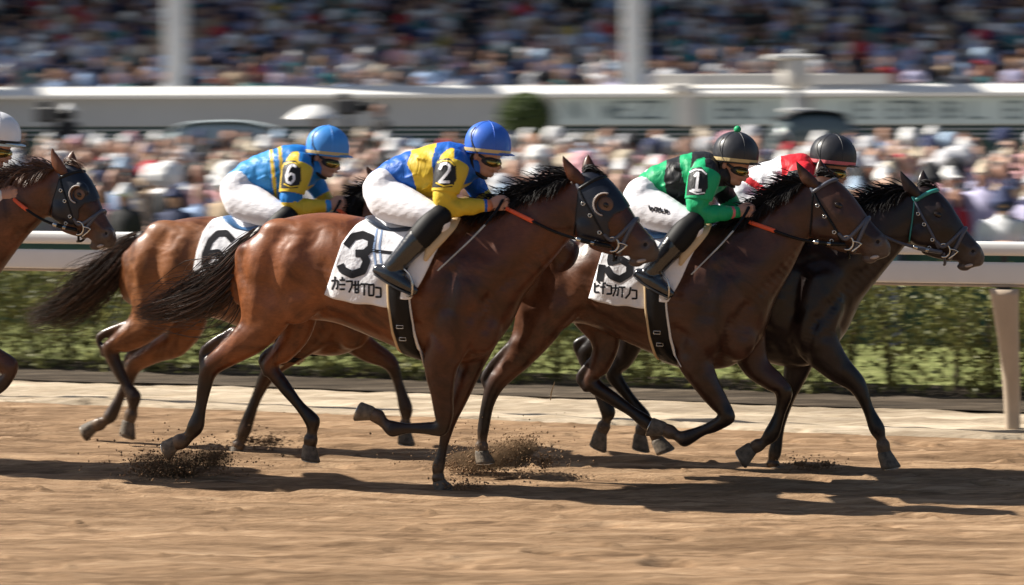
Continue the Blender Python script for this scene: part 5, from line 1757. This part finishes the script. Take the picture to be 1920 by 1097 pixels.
    abv = bvh_of(*loft(X[:, :3], X[:, 3:6] * 1.08 + nrm(X[:, 3:6]) * .006, X[:, 6:9] * 1.02 + nrm(X[:, 6:9]) * .006, n=120, sub=1, flat=True))
    edge, digit = arm_mats
    for nm, st, w, m, lf in (('trim', arm['edge'], 3.0, SILK[edge], .004), ('number', arm['digit'], 5.2, SILK[digit], .006)):
        if not st: continue
        d = decal(abv, [[t(*p) for p in s] for s in st], w * rs, lift=lf)
        if d: d.build(nm, m, ab)
    # ---- breeches
    fl = Flesh()
    for sg in (1, -1):
        C, A, B = chain(thigh(sg)); fl.add(C, A, B, z1(6), n=20)
    a, b = [P(722, 306), P(712, 325), P(722, 352)], [P(738, 352), P(722, 395), P(752, 412)]
    a, b = np.array(a), np.array(b)
    fl.add((a + b) / 2, (a - b) / 2, [V * .135, V * .165, V * .16], z1(3), n=22)
    fl.mb.add(*ellipsoid(P(713, 366, .07), Z * 38 * k, U * 28 * k, V * .10))
    fl.mb.add(*ellipsoid(P(713, 366, -.07), Z * 38 * k, U * 28 * k, V * .10))
    fl.c.append(P(713, 366)[None]); fl.r.append(np.array([.1])); fl.lab.append(np.zeros((1, 1)))
    gf = np.random.default_rng(seed + 40)
    for i in range(7):
        x, y = gf.uniform(705, 812), 0
        y = np.interp(x, [705, 812], [350, 400]) + gf.uniform(-8, 8)
        vq = np.interp(x, [705, 762, 812], [.13, .215, .262])
        an, ln = gf.uniform(-.2, 1.0), gf.uniform(10, 24)
        Q = [P(x - cos(an) * ln, y - sin(an) * ln, vq - .02), P(x + gf.uniform(-3, 3), y + gf.uniform(-3, 3), vq + .008), P(x + cos(an) * ln, y + sin(an) * ln, vq - .01)]
        fl.mb.add(*tube(Q, [.002, .006, .002], n=8))
    Vb, Fb, Nb = fl.fuse(0.008, 3)
    q = to_px(Vb)
    fold = np.sin(q[:, 0] * .30 + .25 * q[:, 1] + 1.5 * np.sin(q[:, 1] * .11 + seed)) + .7 * np.sin(q[:, 1] * .33 - .12 * q[:, 0] + seed)
    Vb = Vb + Nb * (fold * .0004)[:, None]
    brc = mesh_obj('breeches', Vb, Fb, M['breeches'], root)
    if writing_on:
        d = decal(bvh_of(Vb, Fb), [[t(*p) for p in s] for s in writing_on], 3.2, lift=.006)
        if d: d.build('lettering', M['number'], brc)
    # ---- boots
    for sg in (1, -1):
        fl = Flesh()
        C, A, B = chain(calf(sg)); fl.add(C, A, B, z1(5), n=18)
        C, A, B = chain(foot(sg)); fl.add(C, A, B * .95, z1(5), n=16)
        for w in (0, 1, 2):
            Q = [P(728 + w * 7, 497 + w * 3, sg * .36), P(742 + w * 6, 510 + w * 2, sg * .365), P(752 + w * 5, 506 + w, sg * .345)]
            fl.mb.add(*tube(Q, [.003, .0095, .003], n=8))
        Vq, Fq, Nq = fl.fuse(0.0075, 3)
        bt = mesh_obj('boot', Vq, Fq, M['boot'], root)
        C, A, B = chain([(828, 403, 20, sg * .285), (814, 415, 23, sg * .296), (798, 434, 24, sg * .308), (788, 446, 23.5, sg * .314)])
        mesh_obj('boot_top', *loft(C, A * 1.03, B * 1.03, n=20, sub=4), M['boot_top'], bt)
        s0 = [P(704, 514, sg * .335), P(724, 527, sg * .34), P(748, 541, sg * .345), P(772, 552, sg * .35)]
        mesh_obj('sole', *loft(s0, [Z * .009] * 4, [V * .036, V * .04, V * .045, V * .03], n=14, sub=3), M['dark'], bt)
    # ---- helmet with cover, band, peak
    up = nrm(Z - U * .03)
    fr = nrm(U + Z * -.10)
    prof = [(289, 41.5), (282, 43), (270, 44), (258, 42.5), (246, 37), (237, 28), (231, 17), (228.5, 8), (227.6, 1.5)]
    cx_ = lambda y: 914 + (283 - y) * .06
    C = [PH(cx_(y), y) for y, r in prof]
    hv, hf = loft(C, [fr * r * k for y, r in prof], [V * r * k * .84 for y, r in prof], n=36, sub=4, flat=True)
    hm = mesh_obj('helmet', hv, hf, helm_mat('helmet_' + helmet[0], helmet[1]), root)
    for nm, ya, yb, m in [('band', 279, 285.5, band)] + ([('under_band', 286, 290, under)] if under else []):
        yy = [yb, (ya + yb) / 2, ya]
        rr = [np.interp(-y, [-q[0] for q in prof], [q[1] for q in prof]) for y in yy]
        mesh_obj(nm, *loft([PH(cx_(y), y) for y in yy], [fr * (r * k + .0035) for r in rr], [V * (r * k * .84 + .0035) for r in rr], n=36, sub=3, flat=True, cap=False), m, hm)
    pk = [PH(935, 286.5), PH(948, 288.5), PH(957, 290.5), PH(963, 292)]
    mesh_obj('peak', *loft(pk, [Z * .008, Z * .007, Z * .006, Z * .004], [V * .092 * rs, V * .084 * rs, V * .066 * rs, V * .035 * rs], n=18, sub=3), helm_mat('peak_' + helmet[0], helmet[2]), hm)
    hb = bvh_of(hv, hf)
    for ph in (0.0, pi / 3, 2 * pi / 3):
        Q = []
        for s_ in (1, -1):
            row = [PH(cx_(y), y) + (fr * cos(ph) * r * k + V * sin(ph) * r * k * .84) * s_ * 1.002 for y, r in prof]
            Q += row if s_ > 0 else row[::-1]
        mesh_obj('seam', *tube(np.array(Q), .0024, n=6, sub=3), helm_mat('seam_' + helmet[0], tuple(np.array(helmet[1]) * 1.15 + .004)), hm)
    mesh_obj('button', *ellipsoid(PH(cx_(227.5), 227.2), Z * .005, U * .009, V * .009), helm_mat('button_' + helmet[0], helmet[1]), hm)
    def hpx(x, y):
        c = t(914, 275)
        return (c[0] + hdx + (x - 914) * rs, c[1] + hdy + (y - 275) * rs)
    W = []
    for x, y in catmull(np.array([(891, 239), (884, 250), (885, 266), (891, 280), (897, 290)], float), 5):
        p, n_ = cast(hb, *hpx(x, y))
        if p is not None: W.append(p + n_ * .003)
    # ---- goggles
    gg = mesh_obj('goggles', *ellipsoid(PH(919, 302), (Z * .95 + U * .2) * 14 * k, (U * .95 - Z * .25) * 22 * k, V * .0745 * rs, n=26, m=16), M['dark'], root)
    mesh_obj('lens', *ellipsoid(PH(923, 303.5), (Z * .95 + U * .2) * 10.5 * k, (U * .95 - Z * .25) * 18.5 * k, V * .0775 * rs, n=26, m=16), M['lens'], gg)
    if len(W) > 3:
        mesh_obj('strap', *tube(np.array(W), .007, n=8, sub=1), M['dark'], gg)
    W = [PH(899, 291, .076), PH(908, 297, .078)]
    mesh_obj('strap', *tube(W, .008, n=8), M['dark'], gg)
    for sg in (1, -1):
        mb = MB()
        mb.add(*tube([PH(889, 284, sg * .078), PH(884, 298, sg * .070), PH(889, 318, sg * .060), PH(902, 331, sg * .040), PH(911, 334, 0)], [.012, .013, .013, .011, .010], n=10))
        mb.build('chin_strap', M['black'], hm)
    mesh_obj('harness', *loft([PH(880, 302), PH(889, 312), PH(898, 324)], [(U * .8 + Z * .4) * .03 * rs, (U * .8 + Z * .4) * .042 * rs, (U * .8 + Z * .4) * .03 * rs], [V * .06, V * .066, V * .05], n=18, sub=3), M['boot_top'], hm)
    if pompom:
        c = PH(918, 223)
        mesh_obj('pompom', *ellipsoid(c, Z * .022, U * .022, V * .022), SILK[pompom], hm)
    # ---- whip in the near hand
    if whip:
        W = [P(942, 376, .12), P(932, 393, .16), P(910, 421, .25), P(882, 450, .31), P(850, 480, .35), P(821, 507, .37)]
        wp = empty('riding_whip', P(930, 396, .16), whip, 'whip')
        mesh_obj('handle', *tube(W[:3], [.010, .009, .007], n=10, sub=4), M['black'], wp)
        mesh_obj('shaft', *tube(W[2:], [.0055, .005, .0045, .004], n=10, sub=4), M['whip'], wp)
    # ---- saddle, pad and stirrups belong to the horse
    hr = tk['root']
    C = [P(697, 408), P(715, 417), P(745, 430), P(785, 428), P(822, 416), P(838, 408)]
    sd_ = mesh_obj('saddle', *loft(C, [Z * .014, Z * .024, Z * .030, Z * .03, Z * .026, Z * .014], [V * .13, V * .165, V * .17, V * .17, V * .14, V * .07], n=22, sub=4), M[tk.get('saddle', 'saddle')], hr)
    for sg in (1, -1):
        c = P(760, 540, sg * .345)
        ring = [c + U * .0 + Z * .055, c - V * .045 + Z * .0, c - V * .045 - Z * .05, c + V * .05 - Z * .05, c + V * .05, c + Z * .055]
        ring = [P(754, 500, sg * .345), P(771, 520, sg * .39), P(773, 549, sg * .39), P(768, 556, sg * .345), P(760, 552, sg * .30), P(757, 525, sg * .30), P(754, 500, sg * .345)]
        mesh_obj('stirrup', *tube(ring, .0055, n=8, sub=4), M['chrome'], sd_)
        mesh_obj('stirrup_leather', *tube([P(788, 440, sg * .29), P(772, 470, sg * .31), P(755, 500, sg * .34)], .009, n=8), M['black'], sd_)
    # front edge of the pad in front of the knee
    mb = MB()
    W = [P(858, 408, .16), P(846, 424, .245), P(826, 446, .29), P(808, 466, .312), P(798, 486, .318)]
    mesh_obj('saddle_pad', *loft(W, [(U * .6 - Z * .3) * q for q in (.03, .045, .05, .045, .02)], [V * .018] * 5, n=14, sub=4), M['tan'], hr)
    mesh_obj('saddle_flap', *loft([P(835, 412, .21), P(815, 440, .275), P(796, 475, .30), P(776, 520, .312), P(760, 560, .31)], [U * q for q in (.05, .07, .065, .06, .035)], [V * .008] * 5, n=14, sub=4), M['cloth'], hr)
    return root

M['whip'] = mat('whip_shaft', (0.42, 0.43, 0.41), rough=0.4, var=0.3, vscale=12)
AB = dict(edge=[[(818, 306), (829, 301), (843, 302), (852, 310)], [(818, 343), (832, 349), (848, 347)]], digit=[])
def digit(st, x0, y0, w, h):
    return [[(x0 + a * w + (b - .5) * -4, y0 + b * h) for a, b in s] for s in st]
D2 = [[(.05, .28), (.2, .05), (.6, 0), (.92, .15), (.95, .35), (.6, .62), (.15, .95)], [(.15, .95), (1, .95)]]
D6 = [[(.95, .12), (.6, 0), (.25, .2), (.05, .6), (.2, .92), (.6, 1), (.92, .8), (.85, .55), (.5, .48), (.2, .62)]]
D1 = [[(.2, .2), (.5, .0), (.5, .95)], [(.1, .97), (.95, .97)]]
L = lambda x, y, x0, y0, x1, y1: (x1 - x0) * (y - y0) - (y1 - y0) * (x - x0)      # >0 left of a line going down
def pat3(lb, q, x, y):
    m = np.zeros(len(x), int)                                # blue
    yl = (x > np.interp(y, [287, 307, 327, 363], [771, 763, 773, 783])) & (x < np.interp(y, [272, 300, 347, 380], [818, 810, 813, 818]))
    m[yl] = 1
    m[(x > 812) & (y > np.interp(x, [812, 853, 893], [345, 352, 339]))] = 1
    n = lb == 1
    m[n] = 1
    m[n & (x > 851) & (y < 336) & (q < .35)] = 0
    m[n & (q > .90)] = 0
    m[n & (q > .95)] = 2
    f = lb == 2
    m[f] = 1
    m[f & (q > .25) & (q < .46)] = 0
    m[f & (q < .15)] = 0
    return m
def pat6(lb, q, x, y):
    m = np.zeros(len(x), int)
    for a in (786, 806):
        m[(x > a + (y - 290) * .12) & (x < a + 8 + (y - 290) * .12) & (lb == 0)] = 1
    m[(x < 786) & (lb == 0)] = 2
    m[(x > 812) & (y > np.interp(x, [812, 853, 893], [350, 354, 341])) & (lb == 0)] = 1
    n = lb == 1
    m[n] = 1
    m[n & (x > 851) & (y < 336) & (q < .35)] = 0
    m[n & (q > .33) & (q < .42)] = 0
    m[n & (q > .94)] = 2
    f = lb == 2
    m[f] = 1
    m[f & (q > .25) & (q < .46)] = 0
    return m
def pat15(lb, q, x, y):
    m = np.zeros(len(x), int)                                # green
    m[(x > np.interp(y, [290, 320, 370], [768, 762, 774])) & (x < np.interp(y, [285, 318, 328, 330, 380], [796, 802, 806, 842, 842]))] = 1
    m[(x > 822 - (y - 270) * .1) & (y < 298) & (lb != 1)] = 1
    m[(x > 846) & (y < 334) & (lb == 0)] = 1
    n = lb == 1
    m[n] = 0
    m[n & (x > 850) & (y < 320) & (q < .25)] = 1
    m[n & (q > .87) & (q < .92)] = 2
    f = lb == 2
    m[f] = 0
    m[f & (q > .25) & (q < .42)] = 1
    return m
def pat4(lb, q, x, y):
    m = np.zeros(len(x), int)                                # white
    m[(x > 806 + (y - 280) * .05) & (y < 333) & (lb != 2)] = 1
    s = (y - 335) * .9 + (x - 770) * -.55
    m[(np.abs(s) < 7) & (x < 830) & (lb == 0)] = 1
    m[(lb == 1) & (q > .9)] = 1
    return m
def pat0(lb, q, x, y):
    m = np.zeros(len(x), int)
    m[(x > 840) & (lb == 0)] = 1
    m[(lb > 0) & (q > .5)] = 1
    return m
h6['saddle'] = h15['saddle'] = 'saddle_blue'
build_jockey(h3, (687, 1, 227, 1, 1), 'jockey in blue and yellow silks with armband 2, on the horse numbered 3', pat3, ['blue', 'yellow', 'orange'], ('blue', (.03, .13, .58), (.03, .13, .58)), SILK['gold'], None,
             dict(AB, digit=digit(D2, 823, 306, 20, 37)), ('yellow', 'white'), 'thin whip in the hand of the yellow-banded jockey, pale towards its tip', seed=1)
build_jockey(h6, (422, .845, 233, .965, .93), 'jockey in blue silks with thin yellow stripes and armband 6, on the light bay', pat6, ['azure', 'yellow', 'sky'], ('sky', (.05, .26, .68), (.05, .26, .68)), SILK['gold'], None,
             dict(AB, digit=digit(D6, 822, 305, 21, 37)), ('yellow', 'white'), 'thin whip in the hand of the jockey with armband 6', seed=2)
Wb = [[(731, 0), (734, 9), (738, 2), (742, 9), (744, 1)], [(747, 1), (748, 9), (752, 8), (752, 2), (748, 2)], [(755, 1), (756, 9), (761, 8)], [(764, 2), (766, 9), (771, 8), (770, 3), (765, 5)]]
Wb = [[(x, y * .9 + 373 + (x - 731) * .13) for x, y in s] for s in Wb]
build_jockey(h15, (1178, .885, 247, .955, .97), 'jockey in green and black silks, black helmet topped by a green ball', pat15, ['green', 'black', 'pink'], ('charcoal', (.022, .023, .028), (.012, .012, .014)), SILK['gold'], None,
             dict(AB, digit=digit(D1, 823, 306, 20, 37)), ('white', 'white'), 'thin whip in the hand of the jockey in green', pompom='green', writing_on=Wb, seed=3)
build_jockey(h4, (1357, .90, 249, 1, .97), 'jockey in white silks with red shoulders, black helmet with a pink band', pat4, ['white', 'red'], ('black', (.02, .02, .024), (.012, .012, .014)), SILK['pink'], None,
             dict(edge=[], digit=[]), ('white', 'white'), None, seed=4)
build_jockey(h0, (-232, 1, 209, 1, 1), 'jockey in a white helmet with a dark band, at the left edge', pat0, ['sky', 'white'], ('white', (.78, .78, .80), (.55, .68, .75)), SILK['black'], helm_mat('under_blue', (.45, .62, .70)),
             dict(edge=[], digit=[]), ('white', 'white'), None, seed=5)

# ================================================================ DIRT THROWN UP
M['clod'] = dirt_mat('clod', (0.30, 0.19, 0.11), (0.20, 0.125, 0.072), (0.40, 0.27, 0.165), st=(1, 1, 1))
def clods(spray, n, label, seed, size=(.0016, .009)):
    """a burst of loose earth: many small irregular lumps"""
    g = np.random.default_rng(seed)
    cx, pts = spray
    P0 = np.array([cx.pix(x, y, 0) for x, y, r in pts])
    rr = np.array([r * cx.sc(x, y) for x, y, r in pts])
    w = rr / rr.sum()
    k = g.choice(len(pts), n, p=w)
    C = P0[k] + g.standard_normal((n, 3)) * rr[k][:, None] * g.choice([.6, 1.1, 2.0, 3.2], (n, 1), p=[.38, .34, .2, .08]) * np.array([1.25, .9, .62])
    C[:, 2] = np.abs(C[:, 2] - .012) + .012
    oc = np.array([[1, 0, 0], [-1, 0, 0], [0, 1, 0], [0, -1, 0], [0, 0, 1], [0, 0, -1]], float)
    of = np.array([[0, 2, 4], [2, 1, 4], [1, 3, 4], [3, 0, 4], [2, 0, 5], [1, 2, 5], [3, 1, 5], [0, 3, 5]])
    s = size[0] + (size[1] - size[0]) * g.uniform(0, 1, n) ** 4
    Vt = C[:, None] + oc[None] * s[:, None, None] * g.uniform(.5, 1.4, (n, 6, 1))
    Fc = (of[None] + (np.arange(n) * 6)[:, None, None]).reshape(-1, 3)
    o = mesh_obj('flying_dirt', Vt.reshape(-1, 3), Fc, M['clod'], base=(0, 0, 0), smooth=False)
    return setp(o, label, 'dirt', kind='stuff')
clods((RIDE['a'], [(270, 895, 14), (300, 890, 20), (340, 882, 24), (375, 868, 24), (400, 862, 18), (412, 850, 12), (330, 870, 26), (290, 870, 18)]), 5500, 'brown earth thrown up under the bay horse with the hood', 21)
clods((RIDE['c'], [(845, 872, 12), (880, 875, 20), (915, 868, 24), (945, 858, 26), (965, 845, 22), (980, 830, 14), (905, 858, 22), (1020, 866, 12)]), 6500, 'dark earth thrown up behind the horse numbered 15', 22)
clods((RIDE['b'], [(470, 852, 10), (495, 850, 13), (515, 853, 9)]), 1500, 'small kick of earth at the planted forefoot of the light bay horse', 23)
clods((RIDE['a'], [(862, 918, 9), (882, 914, 8), (895, 918, 6)]), 900, 'small kick of earth before the planted forefoot', 24)
clods((RIDE['d'], [(1500, 890, 9), (1530, 888, 10), (1550, 893, 7)]), 1000, 'small kick of earth beside the black-brown forefoot', 25)
clods((RIDE['b'], [(20, 790, 24), (35, 820, 22), (50, 835, 16), (30, 770, 16)]), 1500, 'light spray of earth at the left edge', 26, (.0012, .006))

# a straw blown up from the track
P_ = [RIDE['c'].pix(x, y, .1) for x, y in ((1032, 750), (1034, 735), (1040, 716))]
setp(mesh_obj('straw', *tube(P_, [.003, .0045, .002], n=6), M['tan'], base=P_[0]), 'thin pale straw in the air between the hooves, before the hedge', 'straw')

def dust(cx, pts, label, dens, seed):
    """soft earth dust hanging round the clods"""
    m = bpy.data.materials.new('dust_air')
    m.use_nodes = True
    t = m.node_tree
    t.nodes.remove(t.nodes['Principled BSDF'])
    v = nn(t, 'ShaderNodeVolumePrincipled')
    v.inputs['Color'].default_value = (0.34, 0.22, 0.13, 1)
    v.inputs['Anisotropy'].default_value = 0.2
    t.links.new(v.outputs[0], t.nodes['Material Output'].inputs['Volume'])
    n = tex(t, 7, detail=4, rough=.6)
    r = ramp(t, n.outputs[0], [(0.42, (0, 0, 0)), (0.75, (1, 1, 1))])
    k = nn(t, 'ShaderNodeMath', operation='MULTIPLY')
    t.links.new(r.outputs[0], k.inputs[0])
    k.inputs[1].default_value = dens
    t.links.new(k.outputs[0], v.inputs['Density'])
    fl = Flesh()
    for x, y, rr in pts:
        q = rr * cx.sc(x, y)
        c = cx.pix(x, y, 0)
        c[2] = max(c[2], q * .55 + .01)
        fl.mb.add(*ellipsoid(c, Z * q * .62, U * q * 1.4, V * q * .8))
    Vt, Fc, _ = fl.fuse(.02, 3)
    setp(mesh_obj('dust', Vt, Fc, m, base=Vt.mean(0)), label, 'dust', kind='stuff')
dust(RIDE['a'], [(285, 890, 34), (340, 880, 42), (395, 862, 34)], 'brown dust round the earth thrown up by the hooded bay', 26.0, 1)
dust(RIDE['c'], [(880, 868, 34), (935, 856, 44), (975, 838, 30)], 'brown dust round the earth thrown up behind the horse numbered 15', 30.0, 2)
